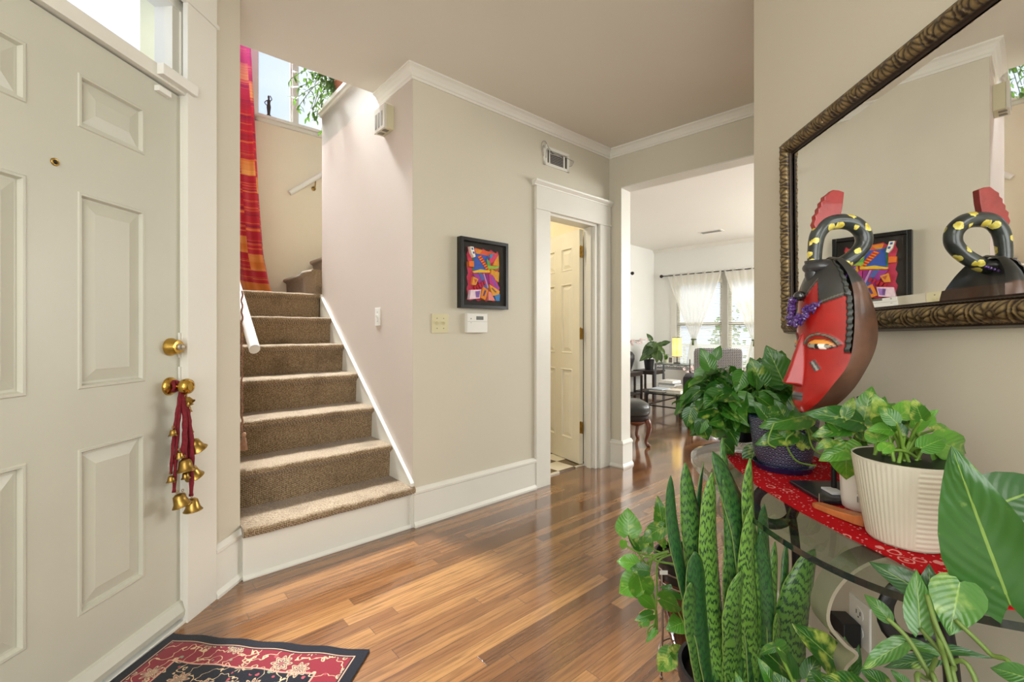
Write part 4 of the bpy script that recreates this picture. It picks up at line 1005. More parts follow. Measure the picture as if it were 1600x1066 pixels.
# 1 bushy pothos at the far end
rnd = random.Random(21); c1 = at(1155, 640, 1.38)
t = thing('potted_pothos', 'dense bushy pothos on a clear glass dish at the far end of the console table', 'plant', (c1.x, c1.y, TZ+.006))
mb = MB(); mb.lathe([(.03, 0), (.035, .004), (.03, .010), (.05, .028), (.075, .036), (.073, .040), (.045, .032), (.02, .016)], (c1.x, c1.y, TZ+.004), 28, fn=lambda a, h: 1+.03*math.cos(a*14)); mb.build('glass_dish', crystal_m, t, True)
mb = MB(); mb.lathe([(.036, .03), (.05, .10), (.053, .11), (.047, .11), (.045, .09), (0, .088)], (c1.x, c1.y, TZ+.006), 24, cap=True); mb.build('pot', black_m, t, True, ang=40)
fo, sm = MB(), MB()
wallc = lambda p: (FR.inverted() @ p).y > -.06
bush(fo, sm, at(1152, 630, 1.36), (c1.x, c1.y, TZ+.10), (.165, .13, .105), 125, .080, rnd, cut=wallc)
bush(fo, sm, at(1205, 606, 1.40), (c1.x, c1.y, TZ+.10), (.075, .08, .095), 40, .080, rnd, cut=wallc)
bush(fo, sm, at(1120, 640, 1.34), (c1.x, c1.y, TZ+.10), (.10, .08, .09), 45, .078, rnd, low=-1, cut=wallc)
for b, tp in (((1110, 575), (1096, 545)), ((1118, 560), (1125, 540)), ((1225, 600), (1200, 542)), ((1190, 600), (1174, 560)), ((1080, 640), (1072, 668)), ((1100, 655), (1088, 680)), ((1180, 700), (1168, 738)), ((1130, 690), (1150, 712)), ((1095, 660), (1108, 690))):
    xleaf(fo, b, tp, 1.28, fold=.2, droop=.2)
fo.build('foliage', deep_m, t, True); sm.build('stems', stem_m, t, True)
# 2 blue patterned pot
def bluepot_mat():
    t = NT('blue_scale_glaze'); uv = t.n('UVMap'); uv.uv_map = 'UVMap'; u = t.xyz(uv.outputs[0])
    a = t.math('MULTIPLY', u[0], 30.0); b = t.math('MULTIPLY', u[1], 13.0)
    row = t.math('FLOOR', b); off = t.math('MULTIPLY', t.math('MODULO', row, 2.0), .5)
    fx_ = t.math('SUBTRACT', t.math('FRACT', t.math('ADD', a, off)), .5); fy_ = t.math('FRACT', b)
    r = t.math('SQRT', t.math('ADD', t.math('MULTIPLY', fx_, fx_), t.math('MULTIPLY', t.math('MULTIPLY', fy_, fy_), .8)))
    w_ = t.math('SINE', t.math('MULTIPLY', r, 17.0))
    c = t.mix(t.math('GREATER_THAN', w_, .72), lin((12, 16, 50)), lin((128, 130, 156)))
    t.l(c, t.b.inputs['Base Color']); t.set(rough=.35, coat=.3); t.bump(w_, .4, .0015); return t.m
def uvlathe(mb, prof, c, seg=48):
    c = Vector(c); P = [[c+Vector((r*math.cos(2*PI*k/seg), r*math.sin(2*PI*k/seg), h)) for k in range(seg+1)] for r, h in prof]
    hs = prof[0][1]; he = prof[-1][1]; mb.grid(P, lambda i, j: (j/seg, (prof[i][1]-hs)/(he-hs)))
c2 = Vector((.717, 1.205, 0)); z0 = RZ
t = thing('potted_pothos', 'pothos in a navy blue scale-patterned pot beside the red mask', 'plant', (c2.x, c2.y, z0))
mb = MB(); uvlathe(mb, [(.058, .012), (.066, .03), (.075, .08), (.081, .125), (.082, .134)], (c2.x, c2.y, z0)); mb.build('pot', bluepot_mat(), t, True)
mb = MB(); mb.lathe([(.082, .134), (.079, .137), (.075, .134), (.073, .115), (.0, .114)], (c2.x, c2.y, z0), 40); mb.build('rim', paint('navy_glaze', (24, 28, 66), .25, coat=.5), t, True, ang=50)
mb = MB(); mb.lathe([(.05, 0), (.066, .0), (.072, .014), (.070, .016), (.062, .008), (0, .008)], (c2.x, c2.y, z0), 40); mb.build('saucer', paint('navy_glaze', (24, 28, 66)), t, True, ang=50)
mb = MB(); mb.lathe([(.0735, .112), (.06, .119), (.03, .122), (0, .120)], (c2.x, c2.y, z0), 24); mb.build('soil', soil_m, t, True)
fo, sm = MB(), MB(); src = (c2.x, c2.y, z0+.12)
for b, tp, w_ in (((1262, 650), (1190, 662), .6), ((1240, 640), (1246, 610), .7), ((1215, 645), (1188, 640), .6), ((1240, 680), (1182, 690), .55), ((1236, 668), (1215, 690), .6), ((1250, 690), (1240, 668), .6), ((1262, 672), (1290, 690), .7), ((1272, 640), (1300, 652), .6), ((1258, 700), (1246, 672), .7), ((1225, 650), (1212, 625), .7), ((1198, 652), (1180, 628), .7)):
    bb = xleaf(fo, b, tp, 1.12, wid=w_, fold=.25, droop=.25); sm.tube(smooth_path([src, (Vector(src)+bb)/2+Vector((0, 0, .02)), bb], 5), .0024, 5)
for pts in ([(1240, 676), (1228, 690), (1244, 720), (1275, 728)], [(1262, 668), (1280, 690), (1305, 705)], [(1262, 672), (1270, 700), (1288, 712)], [(1210, 660), (1200, 690), (1212, 700)]):
    sm.tube(smooth_path([at(x, y, 1.11) for x, y in pts], 6), .0022, 6)
fo.build('foliage', pothos_m, t, True); sm.build('stems', stem_m, t, True)
# 3 narrow white pot
c3 = Vector((.712, .925, 0))
t = thing('potted_pothos', 'pothos in a narrow white pot with a barcode, between mask and ribbed pot', 'plant', (c3.x, c3.y, z0))
mb = MB(); prof = [(0.0, 0), (.030, 0), (.034, .004), (.036, .02), (.041, .118)]
mb.lathe(prof+[(.039, .119), (.036, .10), (0, .099)], (c3.x, c3.y, z0), 36); mb.build('pot', whitepot_m, t, True, ang=50)
mb = MB(); mb.lathe([(.0365, .097), (.02, .103), (0, .102)], (c3.x, c3.y, z0), 20); mb.build('soil', soil_m, t, True)
dirc = (Vector((0, 0, 0))-c3).normalized(); pa = math.atan2(dirc.y, dirc.x)
mb = MB()
for k, w_ in enumerate((.0012, .0006, .0018, .0006, .0010, .0014, .0006, .0012)):
    a = pa-.22+k*.065; r = .0375
    def pt(aa, zz): rr = .036+(zz-.02)/.098*.005+.0004; return Vector((c3.x+rr*math.cos(aa), c3.y+rr*math.sin(aa), z0+zz))
    da = w_/r; mb.face([mb.v(pt(a, .022)), mb.v(pt(a+da, .022)), mb.v(pt(a+da, .034)), mb.v(pt(a, .034))])
for q in (.040, .044): mb.face([mb.v(pt(pa-.22, q)), mb.v(pt(pa+.24, q)), mb.v(pt(pa+.24, q+.0008)), mb.v(pt(pa-.22, q+.0008))])
mb.build('barcode', paint('print_black', (30, 30, 34), .6), t, kind='stuff', label='small printed barcode')
fo, sm = MB(), MB(); src = Vector((c3.x, c3.y, z0+.10)); Yd = .90
for b, tp, w_ in (((1345, 660), (1268, 640), .5), ((1350, 655), (1362, 602), .62), ((1372, 655), (1382, 618), .6), ((1330, 668), (1272, 676), .5), ((1322, 692), (1322, 755), .8), ((1345, 700), (1362, 742), .7), ((1310, 672), (1290, 652), .6), ((1338, 676), (1360, 690), .6), ((1330, 700), (1282, 715), .7), ((1355, 690), (1375, 672), .6), ((1320, 652), (1334, 618), .5), ((1300, 690), (1275, 700), .6)):
    bb = xleaf(fo, b, tp, Yd, wid=w_, fold=.25, droop=.3); sm.tube(smooth_path([src, (src+bb)/2+Vector((0, 0, .015)), bb], 5), .0022, 5)
fo.build('foliage', neon_m, t, True); sm.build('stems', stem_m, t, True)
# 4 ribbed cream pot
c4 = Vector((.683, .79, 0))
t = thing('potted_pothos', 'bright green pothos in a cream ribbed pot on the red runner', 'plant', (c4.x, c4.y, z0))
mb = MB(); H_ = .142; seg = 240; P = []
ca = math.atan2(-c4.y, -c4.x)
def ribr(a, h):
    q = (a-ca+PI) % (2*PI)-PI
    if .22 < q < 1.25 or not (-1.9 < q < .22): return 1+.009*math.sin(h*2*PI/.0085)
    return 1+.010*math.cos(q*62)
hs = [0, .003]+[.003+.133*i/84 for i in range(1, 85)]+[.139, H_]
for h in hs:
    r0 = .054+(.076-.054)*(h/H_)**.9-(.004 if h < .001 else 0); row = []
    for k in range(seg+1):
        a = 2*PI*k/seg; m_ = ribr(a, h) if .003 < h < .137 else 1.0; row.append((c4.x+r0*m_*math.cos(a), c4.y+r0*m_*math.sin(a), z0+h))
    P.append(row)
mb.grid(P); mb.lathe([(.0, 0.0005), (.053, 0.0005)], (c4.x, c4.y, z0), 40, cap=False); mb.lathe([(.076, H_), (.0745, H_+.001), (.0735, H_-.002)], (c4.x, c4.y, z0), 60, cap=False)
mb.build('pot', ribpot_m, t, True)
mb = MB(); mb.lathe([(.0735, H_-.001), (.0715, H_-.0005), (.071, H_-.018), (.0, H_-.02)], (c4.x, c4.y, z0), 40); mb.build('liner', black_m, t, True, ang=50)
mb = MB(); mb.lathe([(.0708, H_-.016), (.05, H_-.011), (.03, H_-.013), (0, H_-.009)], (c4.x, c4.y, z0), 30); mb.build('soil', soil_m, t, True)
fo, sm = MB(), MB(); Yd = .77
lv = (((1372, 670), (1352, 650), .8), ((1385, 655), (1378, 680), .8), ((1400, 660), (1374, 634), .7), ((1405, 650), (1445, 622), .5), ((1425, 655), (1450, 626), .45), ((1418, 662), (1412, 625), .7), ((1430, 668), (1460, 638), .5), ((1460, 672), (1502, 668), .45), ((1448, 664), (1452, 640), .6), ((1440, 700), (1484, 680), .55), ((1462, 690), (1538, 714), .42), ((1420, 700), (1460, 690), .6), ((1378, 705), (1398, 688), .6), ((1372, 690), (1362, 662), .8), ((1392, 672), (1360, 668), .6), ((1456, 700), (1484, 722), .7), ((1430, 680), (1456, 690), .7), ((1410, 680), (1395, 655), .7), ((1440, 655), (1430, 628), .6), ((1388, 648), (1400, 622), .6), ((1382, 662), (1372, 622), .6))
for i, (b, tp, w_) in enumerate(lv):
    yd = Yd+random.uniform(-.04, .05); bb = xleaf(fo, b, tp, yd, yd+random.uniform(-.03, .03), wid=w_*1.15, fold=.2, droop=.3, upz=random.uniform(.1, .9)); s0 = Vector((c4.x+random.uniform(-.045, .04), c4.y+random.uniform(-.035, .035), z0+H_-.014)); sm.tube(smooth_path([s0, (s0+bb)/2+Vector((0, 0, .012)), bb], 5), [.0032-.0012*min(1, k/10) for k in range(11)], 6)
fo.build('foliage', neon_m, t, True); sm.build('stems', stem_m, t, True)
# wooden incense holder
pA, pB = W(FR, -.925, -.255, RZ), W(FR, -.828, -.215, RZ); dd = (pB-pA).normalized(); side = Vector((-dd.y, dd.x, 0))
t = thing('incense_holder', 'small orange-brown wooden incense holder lying at the front of the red runner', 'incense holder', pA)
mb = MB(); R = []
for f, w_, h in ((0, .006, .008), (.1, .012, .010), (.5, .015, .012), (.85, .015, .016), (1, .011, .020)):
    c = pA+dd*(f*.105); R.append([c-side*w_, c+side*w_, c+side*w_*.9+Vector((0, 0, h)), c-side*w_*.9+Vector((0, 0, h))])
mb.rings(R); mb.build('holder', paint('orange_wood', (182, 108, 58), .45, .2, 40), t, bevel=.0015)
mb = MB(); q = pA+dd*.008+side*.004; mb.cyl(q+Vector((0, 0, .008)), q+Vector((0, 0, .028)), .0007, seg=6); mb.build('pin', steel_m, t)

# ================================================================ the mask
MK = FR @ Matrix.Translation((-1.0, 0, 0))     # x to the camera, y into the wall, z up
t = thing('carved_mask', 'tall red and black carved wooden face mask with a spotted snake loop, on a stand', 'mask', MK @ Matrix.Translation((0, -.17, RZ)))
def ip(tab, b):
    for (a, p), (c, q) in zip(tab, tab[1:]):
        if a <= b <= c:
            i = tab.index((a, p)); m0 = (tab[i+1][1]-tab[max(i-1, 0)][1])/(tab[i+1][0]-tab[max(i-1, 0)][0]); j = min(i+2, len(tab)-1); m1 = (tab[j][1]-p)/(tab[j][0]-a)
            h = c-a; f = (b-a)/h; return (2*f**3-3*f*f+1)*p+(f**3-2*f*f+f)*h*m0+(-2*f**3+3*f*f)*q+(f**3-f*f)*h*m1
    return tab[-1][1] if b > tab[-1][0] else tab[0][1]
ZM0, HM = .942, .332
Wt = [(0, .012), (.03, .026), (.08, .043), (.19, .066), (.33, .080), (.5, .086), (.66, .086), (.8, .080), (.9, .066), (.97, .047), (1, .034)]
Yr = [(0, -.240), (.08, -.228), (.19, -.215), (.33, -.192), (.5, -.184), (.8, -.182), (1, -.186)]
Ym = [(0, -.243), (.05, -.252), (.16, -.248), (.3, -.241), (.5, -.237), (.7, -.235), (.85, -.227), (1, -.205)]
Yb = [(0, -.205), (.05, -.186), (.25, -.155), (.5, -.131), (.8, -.146), (.9, -.157), (1, -.168)]
RED, BLK, BRN = (158, 20, 15), (44, 44, 42), (92, 62, 46)
def face_pt(a, b):
    w_ = ip(Wt, b); x = a*w_; z = ZM0+b*HM; yr = ip(Yr, b); ym = ip(Ym, b)
    y = yr+(ym-yr)*(1-abs(a)**2.3)
    col = RED; aa = abs(x)
    # nose
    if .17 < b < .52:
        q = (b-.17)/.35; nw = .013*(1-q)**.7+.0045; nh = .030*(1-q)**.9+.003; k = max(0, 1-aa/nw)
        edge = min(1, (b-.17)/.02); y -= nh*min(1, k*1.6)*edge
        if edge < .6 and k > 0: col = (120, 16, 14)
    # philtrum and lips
    mz = z-(ZM0+.105*HM)
    if aa < .020 and abs(mz) < .0085: y -= .006*math.cos(aa/.020*PI/2)*math.cos(mz/.0085*PI/2); col = (84, 84, 86) if abs(mz) > .0012 else (20, 20, 20)
    # eyes
    ex, ez = .042, ZM0+.44*HM; dx, dz = aa-ex, z-ez
    e = (dx/.024)**2+(dz/(.0145 if dz > 0 else .0055))**2
    if e < 1:
        y -= .005*math.sqrt(1-e)
        lid = (dx/.024)**2+(dz/.0065)**2
        if dz > 0 and lid > 1: col = (224, 148, 54)
        elif lid > .78 or (dz < 0 and e > .7): col = (30, 28, 28)
        else: col = (150, 146, 132)
        if lid <= .78 and abs(dx) < .0032: col = (14, 14, 14)
        elif lid <= .78 and dx > .0032 and dx < .013: col = (238, 238, 230)
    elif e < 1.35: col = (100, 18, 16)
    br = math.hypot(dx/.031, (dz+.004)/.030)
    if dz > .004 and abs(br-1) < .095: y -= .0035; col = (66, 66, 60) if abs(br-1) > .03 else (128, 124, 104)
    if dz > 0 and 1.0 < e and br < .9: y += .003
    # cheek scar
    sx, sz = aa-.038, z-(ZM0+.315*HM); ru = sx*.82+sz*.57; rv = -sx*.57+sz*.82
    if abs(ru) < .0062 and abs(rv) < .0115: y -= .0015; col = (150, 152, 148) if abs(ru) < .002 else (70, 70, 70)
    # black cap with zigzag edge
    A_ = abs(a); thr = .735+.13*A_/.42 if A_ < .42 else (.865-(A_-.42)*2.0 if A_ < .50 else (.705+(A_-.5)*.13 if A_ < 1 else .78))
    if b > thr:
        col = BLK; y -= .003
        if b < thr+.035: col = (96, 92, 78) if b > thr+.012 and b < thr+.022 else BLK
    if A_ > .925 and b > .40: col = (34, 40, 36); y -= .003+(.002 if math.sin(b*150) > 0 else 0)
    return (x, y, z), col
na, nb = 120, 150; P, Cc = [], []
for i in range(nb+1):
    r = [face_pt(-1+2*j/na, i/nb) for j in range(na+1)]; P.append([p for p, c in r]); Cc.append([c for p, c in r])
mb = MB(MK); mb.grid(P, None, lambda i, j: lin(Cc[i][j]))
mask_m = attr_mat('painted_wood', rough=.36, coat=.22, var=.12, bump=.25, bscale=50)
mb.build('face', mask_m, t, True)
def shell(sgn):
    P = []
    for i in range(nb//2+1):
        b = i/(nb//2); w_ = ip(Wt, b); yr = ip(Yr, b); yb = ip(Yb, b); row = []
        for j in range(11):
            f = j/10; row.append((sgn*w_*(1+.05*math.sin(f*PI*.9)-.12*f*f), yr+(yb-yr)*f, ZM0+b*HM+.004*math.sin(f*PI)))
        P.append(row)
    return P
PL, PR = shell(-1), shell(1)
nbh = nb//2
def shc(i, j): return lin((44, 44, 42)) if i/nbh > .83 else lin((96, 66, 50))
mb = MB(MK); mb.grid(PL, None, shc); mb.grid(PR, None, shc)
mb.grid([[PL[i][10]]+[((-1+2*j/8)*abs(PL[i][10][0]), PL[i][10][1]-.02*math.sin(j/8*PI), PL[i][10][2]) for j in range(1, 8)]+[PR[i][10]] for i in range(nbh+1)], None, shc)
mb.grid([PL[-1], [(0, (p[1]), p[2]+.008) for p in PL[-1]], PR[-1]], None, lambda i, j: shc(nbh, j)); mb.grid([PL[0], [(0, p[1], p[2]-.004) for p in PL[0]], PR[0]], None, lambda i, j: shc(0, j))
mb.build('shell', attr_mat('carved_brown_wood', rough=.36, coat=.2, var=.4, bump=.3, bscale=60, nscale=18), t, True)
def my(px): return (px-800)/FPX-.884
def mz_(py): return HCAM+(HOR-py)/FPX
# snake
def snake_spots():
    t = NT('spotted_snake'); o = t.obj(); v = t.n('TexVoronoi'); v.inputs['Scale'].default_value = 38; v.inputs['Randomness'].default_value = .8; t.l(o, v.inputs['Vector'])
    d = t.math('ADD', v.outputs['Distance'], t.math('MULTIPLY', t.noise(o, 130, 3), .28))
    t.l(t.mix(t.math('LESS_THAN', d, .50), t.ramp(t.noise(o, 30, 3), (.3, (26, 30, 30)), (.7, (58, 66, 64))), t.ramp(t.noise(o, 90, 3), (.35, (206, 182, 60)), (.6, (240, 228, 120)))), t.b.inputs['Base Color'])
    t.set(rough=.3, coat=.4); t.bump(t.noise(o, 60, 3), .25, .002); return t.m
sp_m = snake_spots()
path = [(1278, 410), (1279, 388), (1283, 366), (1295, 350), (1313, 345), (1335, 348), (1350, 362), (1352, 380), (1340, 397), (1322, 410), (1300, 420)]
pts = smooth_path([(0.0, my(a), mz_(b)) for a, b in path], 7); n = len(pts)
mb = MB(MK); mb.tube(pts, [.0135+.0035*math.sin(min(1, k/n*1.25)*PI/2*1.6) for k in range(n)], 18); mb.build('snake_loop', sp_m, t, True)
mb = MB(MK); mb.tube(smooth_path([(0.0, my(1283), mz_(372)), (.0, my(1276), mz_(392)), (0, my(1272), mz_(414)), (0, my(1269), mz_(430))], 5), [.009, .009, .008, .008, .007, .007, .006, .006, .006, .006, .005, .005, .005, .005, .005, .005], 12); mb.build('snake_jaw', sp_m, t, True)
# scalloped red fan
fan = [(1277, 357), (1274, 349), (1277, 342), (1276, 336), (1281, 331), (1281, 325), (1285, 321), (1285, 315), (1290, 311), (1290, 306), (1296, 302), (1303, 296), (1312, 297), (1320, 300), (1318, 320), (1315, 336), (1300, 340), (1288, 350)]
mb = MB(MK); mb.extr([(my(a), mz_(b)) for a, b in fan], 'x', -.008, .008); mb.build('red_comb', paint('red_paint', (150, 36, 32), .38, .2, 30, .4, 70, coat=.3), t, bevel=.002)
# black top-knot cup and cap crown
mb = MB(MK); cy = my(1277); mb.lathe([(.0, -.045), (.013, -.043), (.017, -.02), (.016, .0), (.018, .012), (.013, .012), (.009, .0), (0, -.004)], (0, cy, mz_(415)), 22, fn=lambda a, h: 1+.035*math.cos(a*12)); mb.build('topknot', paint('black_wood', (48, 48, 50), .35, .2, 40, .3, 80, coat=.3), t, True)
mb = MB(MK); mb.ball((0, -.196, ZM0+HM-.012), .04, (.85, .95, .45), 24, 12); mb.build('cap_crown', paint('black_wood', (48, 48, 50)), t, True)
mb = MB(MK); mb.ball((0, my(1256), mz_(462)), .0125, (1, 1, .9), 16, 10); mb.build('forehead_ball', paint('black_gloss', (20, 22, 24), .15, coat=.8), t, True)
# necklace of purple stones
nk = [(.030, my(1333)-.012, mz_(421)), (.055, -.185, mz_(440)), (.052, -.205, mz_(458)), (.044, -.222, mz_(472)), (.034, -.236, mz_(484)), (.020, -.248, mz_(498)), (.004, -.254, mz_(505)), (-.010, -.254, mz_(498)), (-.014, -.252, mz_(484)), (-.008, -.252, mz_(470))]
np_ = smooth_path(nk, 9); rn = random.Random(3); bead_m = paint('amethyst', (74, 44, 112), .2, .45, 120, coat=.6)
mb = MB(MK)
for i, p in enumerate(np_):
    if i < 34: mb.ball(p, .0034, seg=8, rings=5)
mb.build('bead_strand', bead_m, t, True, kind='stuff', label='strand of tiny purple beads')
mb = MB(MK)
for i in range(32, len(np_)):
    for k in range(3):
        c = np_[i]+Vector((rn.uniform(-.008, .008), rn.uniform(-.008, 0), rn.uniform(-.009, .009))); tmp = bmesh.new(); bmesh.ops.create_icosphere(tmp, subdivisions=1, radius=.005)
        for v in tmp.verts: v.co = Vector((v.co.x*rn.uniform(.5, 1), v.co.y*rn.uniform(.5, 1), v.co.z*rn.uniform(.8, 1.6)))
        mb.join(tmp, Matrix.Translation(c) @ Matrix.Rotation(rn.uniform(0, 6), 4, basis().normalized()))
mb.build('stone_chips', bead_m, t, kind='stuff', label='cluster of rough purple and white stone chips')
# stand
mb = MB(MK); mb.tube(smooth_path([(0, -.17, RZ+.008), (0, -.172, .86), (0, -.185, .93), (0, -.19, 1.0)], 6), .0055, 8); mb.build('stand_rod', iron_m, t, True)
mb = MB(MK); mb.tube(smooth_path([(0, -.15, RZ+.006), (0, -.13, .86), (0, -.118, .93), (0, -.105, .955), (0, -.120, .975)], 6), .003, 8); mb.build('stand_hook', iron_m, t, True)
mb = MB(MK); mb.box(-.065, .068, -.232, -.105, RZ, RZ+.009, .002); mb.build('stand_base', paint('black_lacquer', (26, 26, 34), .3, coat=.3), t)
t2 = None
mb = MB(FR); mb.box(-1.005, -.965, -.195, -.168, RZ+.0095, RZ+.0145, .0015); mb.build('foam_pad', paint('foam', (222, 222, 224), .8), None, label='small white foam pad on the black base under the mask', cat='pad')
# ================================================================ floor plants
# snake plant
SC = Vector((.480, 1.0, 0)); PR_ = .105; PZ = .38
t = thing('snake_plant', 'tall snake plant with banded green leaves in a black pot before the console table', 'plant', SC)
mb = MB(); mb.lathe([(0, 0), (.075, 0), (.08, .01), (PR_-.004, PZ-.03), (PR_+.004, PZ-.03), (PR_+.004, PZ), (PR_-.004, PZ), (PR_-.01, PZ-.04), (0, PZ-.041)], SC, 36); mb.build('pot', black_m, t, True, ang=45)
mb = MB(); mb.lathe([(PR_-.0095, PZ-.03), (.06, PZ-.02), (.03, PZ-.024), (0, PZ-.02)], SC, 24, fn=lambda a, h: 1+.02*math.sin(a*7)); mb.build('soil', soil_m, t, True)
def snake_leaf(tip, mids, wpx, Yt, yaw=0.0, tone=.6, Yb=.93):
    """tip (px,py); mids [(px,py)...] down to the frame bottom"""
    n0 = len(mids); pts = [at(tip[0], tip[1], Yt)]+[at(p[0], p[1], Yt+(Yb-Yt)*(i+1)/n0) for i, p in enumerate(mids)]
    last = pts[-1]; root = Vector((SC.x+(last.x-SC.x)*.55, SC.y+(last.y-SC.y)*.4+random.uniform(-.02, .02), PZ-.03))
    dr = root-SC; dr.z = 0
    if dr.length > .075: root = SC+dr.normalized()*.075+Vector((0, 0, PZ-.03))
    pts.append(root); path = smooth_path(pts[::-1], 9); n = len(path); Wd = wpx*Yt/FPX
    mb = MB(); P = []; L_ = [0]
    for i in range(1, n): L_.append(L_[-1]+(path[i]-path[i-1]).length)
    tot = L_[-1]; U = [-1, -.6, -.2, .2, .6, 1]
    for i, p in enumerate(path):
        v = L_[i]/tot; tg = (path[min(i+1, n-1)]-path[max(i-1, 0)]).normalized()
        ya = yaw+.5*math.sin(v*2.2+yaw*3); x = Vector((math.cos(ya), math.sin(ya), 0)); x = (x-tg*x.dot(tg)).normalized(); nn = x.cross(tg)
        w = ip([(0, .55), (.25, .85), (.5, 1.0), (.72, 1.0), (.88, .74), (.96, .38), (1, .02)], v)*Wd*.5*(1+.03*math.sin(v*30+yaw*9))
        P.append([p+x*(u*w)+nn*((u*u)*w*.35*(-1)) for u in U])
    tn = (tone, random.random(), 0, 1); mb.grid(P, lambda i, j: ((U[j]+1)/2, L_[i]), lambda i, j: tn)
    o = mb.build('leaf', snake_m, t, True); sd = o.modifiers.new('solid', 'SOLIDIFY'); sd.thickness = .0022; return o
LV = [((1047, 743), [(1052, 820), (1075, 930), (1106, 1066)], 21, .93, .5, .05), ((1070, 723), [(1084, 830), (1098, 950), (1112, 1066)], 30, .97, -.2, .45),
      ((1100, 723), [(1094, 800), (1098, 950), (1112, 1066)], 15, 1.0, 1.1, .0), ((1112, 738), [(1111, 840), (1118, 960), (1127, 1066)], 34, .93, .0, .85),
      ((1128, 684), [(1134, 740), (1150, 900), (1150, 1066)], 22, .99, .3, .4), ((1113, 705), [(1138, 752), (1166, 840), (1180, 1066)], 42, .96, .4, .15),
      ((1129, 749), [(1142, 810), (1150, 930), (1150, 1066)], 20, .95, -.3, .3), ((1171, 716), [(1173, 800), (1186, 930), (1180, 1066)], 29, .93, .1, .9),
      ((1174, 790), [(1170, 880), (1174, 980), (1170, 1066)], 29, .90, -.1, .95), ((1193, 788), [(1196, 860), (1206, 960), (1200, 1066)], 26, .95, .5, .15),
      ((1157, 892), [(1150, 960), (1150, 1020), (1146, 1066)], 38, .90, 0, .7), ((1085, 862), [(1094, 930), (1104, 1000), (1112, 1066)], 40, .90, .4, .05),
      ((1078, 910), [(1083, 960), (1092, 1020), (1100, 1066)], 30, .89, .2, .4), ((1210, 846), [(1211, 900), (1208, 980), (1204, 1066)], 20, .98, .1, .8),
      ((1228, 848), [(1227, 920), (1222, 1000), (1212, 1066)], 15, .99, .7, .2), ((1272, 858), [(1258, 910), (1240, 980), (1224, 1066)], 48, .97, -.2, .6),
      ((1213, 958), [(1216, 990), (1212, 1030), (1206, 1066)], 18, .92, .2, .9), ((1140, 800), [(1140, 880), (1138, 980), (1136, 1066)], 18, .96, .8, .6),
      ((1188, 830), [(1192, 900), (1196, 1000), (1192, 1066)], 22, .93, -.5, .1), ((1100, 830), [(1102, 900), (1112, 1000), (1118, 1066)], 26, .99, .1, .1)]
for tip, mids, w, Yt, yaw, tone in LV: snake_leaf(tip, mids, w*1.18, Yt, yaw, tone, Yb=.95)

# pothos on a wire stand, beyond the snake plant
c5 = Vector((.568, 1.49, 0)); rz5 = .385
t = thing('plant_stand', 'thin-legged wire plant stand beyond the snake plant', 'plant stand', c5)
for k in range(3):
    a = math.radians(195+120*k); mb = MB(); q = Vector((math.cos(a), math.sin(a), 0))
    mb.tube([c5+q*.088+Vector((0, 0, rz5-.03)), c5+q*.085+Vector((0, 0, .15)), c5+q*.09+Vector((0, 0, .006))], .0035, 8); mb.ball(c5+q*.09+Vector((0, 0, .006)), .006, seg=8, rings=5); mb.build('leg', paint('bronze_wire', (150, 130, 118), .35, metal=.8), t, True)
for z_, r in ((rz5-.035, .089), (rz5-.075, .087), (.06, .085)):
    mb = MB(); mb.tube([c5+Vector((r*math.cos(a), r*math.sin(a), z_)) for a in [2*PI*k/40 for k in range(40)]], .003, 8, closed=True); mb.build('ring', paint('bronze_wire', (150, 130, 118)), t, True)
t = thing('potted_pothos', 'pothos trailing to the floor from a black pot held in the wire stand', 'plant', (c5.x, c5.y, .1))
mb = MB(); mb.lathe([(.0, .10), (.045, .10), (.055, .13), (.078, .24), (.085, .32)], c5, 32); mb.build('lower_pot', paint('amber_glaze', (84, 46, 26), .15, .5, 14, coat=.7), t, True, ang=60, label='glossy brown glazed cachepot')
mb = MB(); mb.lathe([(.084, .32), (.093, rz5-.008), (.099, rz5-.006), (.099, rz5+.004), (.092, rz5+.004), (.088, rz5-.02), (0, rz5-.021)], c5, 36); mb.build('pot', black_m, t, True, ang=45)
mb = MB(); mb.lathe([(.0885, rz5-.014), (.05, rz5-.004), (0, rz5-.008)], c5, 26, fn=lambda a, h: 1+.03*math.sin(a*5)); mb.build('soil', soil_m, t, True)
mb = MB(); q = at(1037, 895, 1.385); mb.box(q.x-.012, q.x+.012, q.y-.001, q.y+.001, q.z-.006, q.z+.006); mb.build('tag', plastic_m, t)
fo, sm = MB(), MB(); Yd = 1.40
L5 = [((982, 836), (981, 803), .95, .8), ((1020, 832), (1008, 846), .7, .4), ((1036, 824), (1008, 840), .6, .4), ((1036, 826), (1030, 788), .45, .3), ((1002, 856), (986, 838), .7, .1), ((1010, 862), (1014, 838), .6, .3), ((996, 882), (970, 876), .8, 1.0), ((1012, 892), (990, 888), .7, .05), ((1002, 905), (1000, 896), .8, .2),
      ((1000, 905), (972, 922), .9, .9), ((998, 900), (1008, 938), .7, .6), ((1000, 932), (1022, 948), .6, .9), ((1012, 968), (1000, 976), .8, .5), ((1020, 960), (998, 966), .5, .2), ((1032, 936), (1064, 948), .55, .7), ((1070, 930), (1040, 918), .5, .2), ((1070, 972), (1048, 980), .9, .8), ((1052, 1020), (1030, 1043), .75, .5), ((1050, 1018), (1080, 1028), .55, .4), ((975, 845), (972, 858), .6, 1), ((1040, 852), (1028, 842), .6, .7), ((1024, 985), (1012, 1000), .4, .7), ((1010, 842), (1000, 856), .7, .3)]
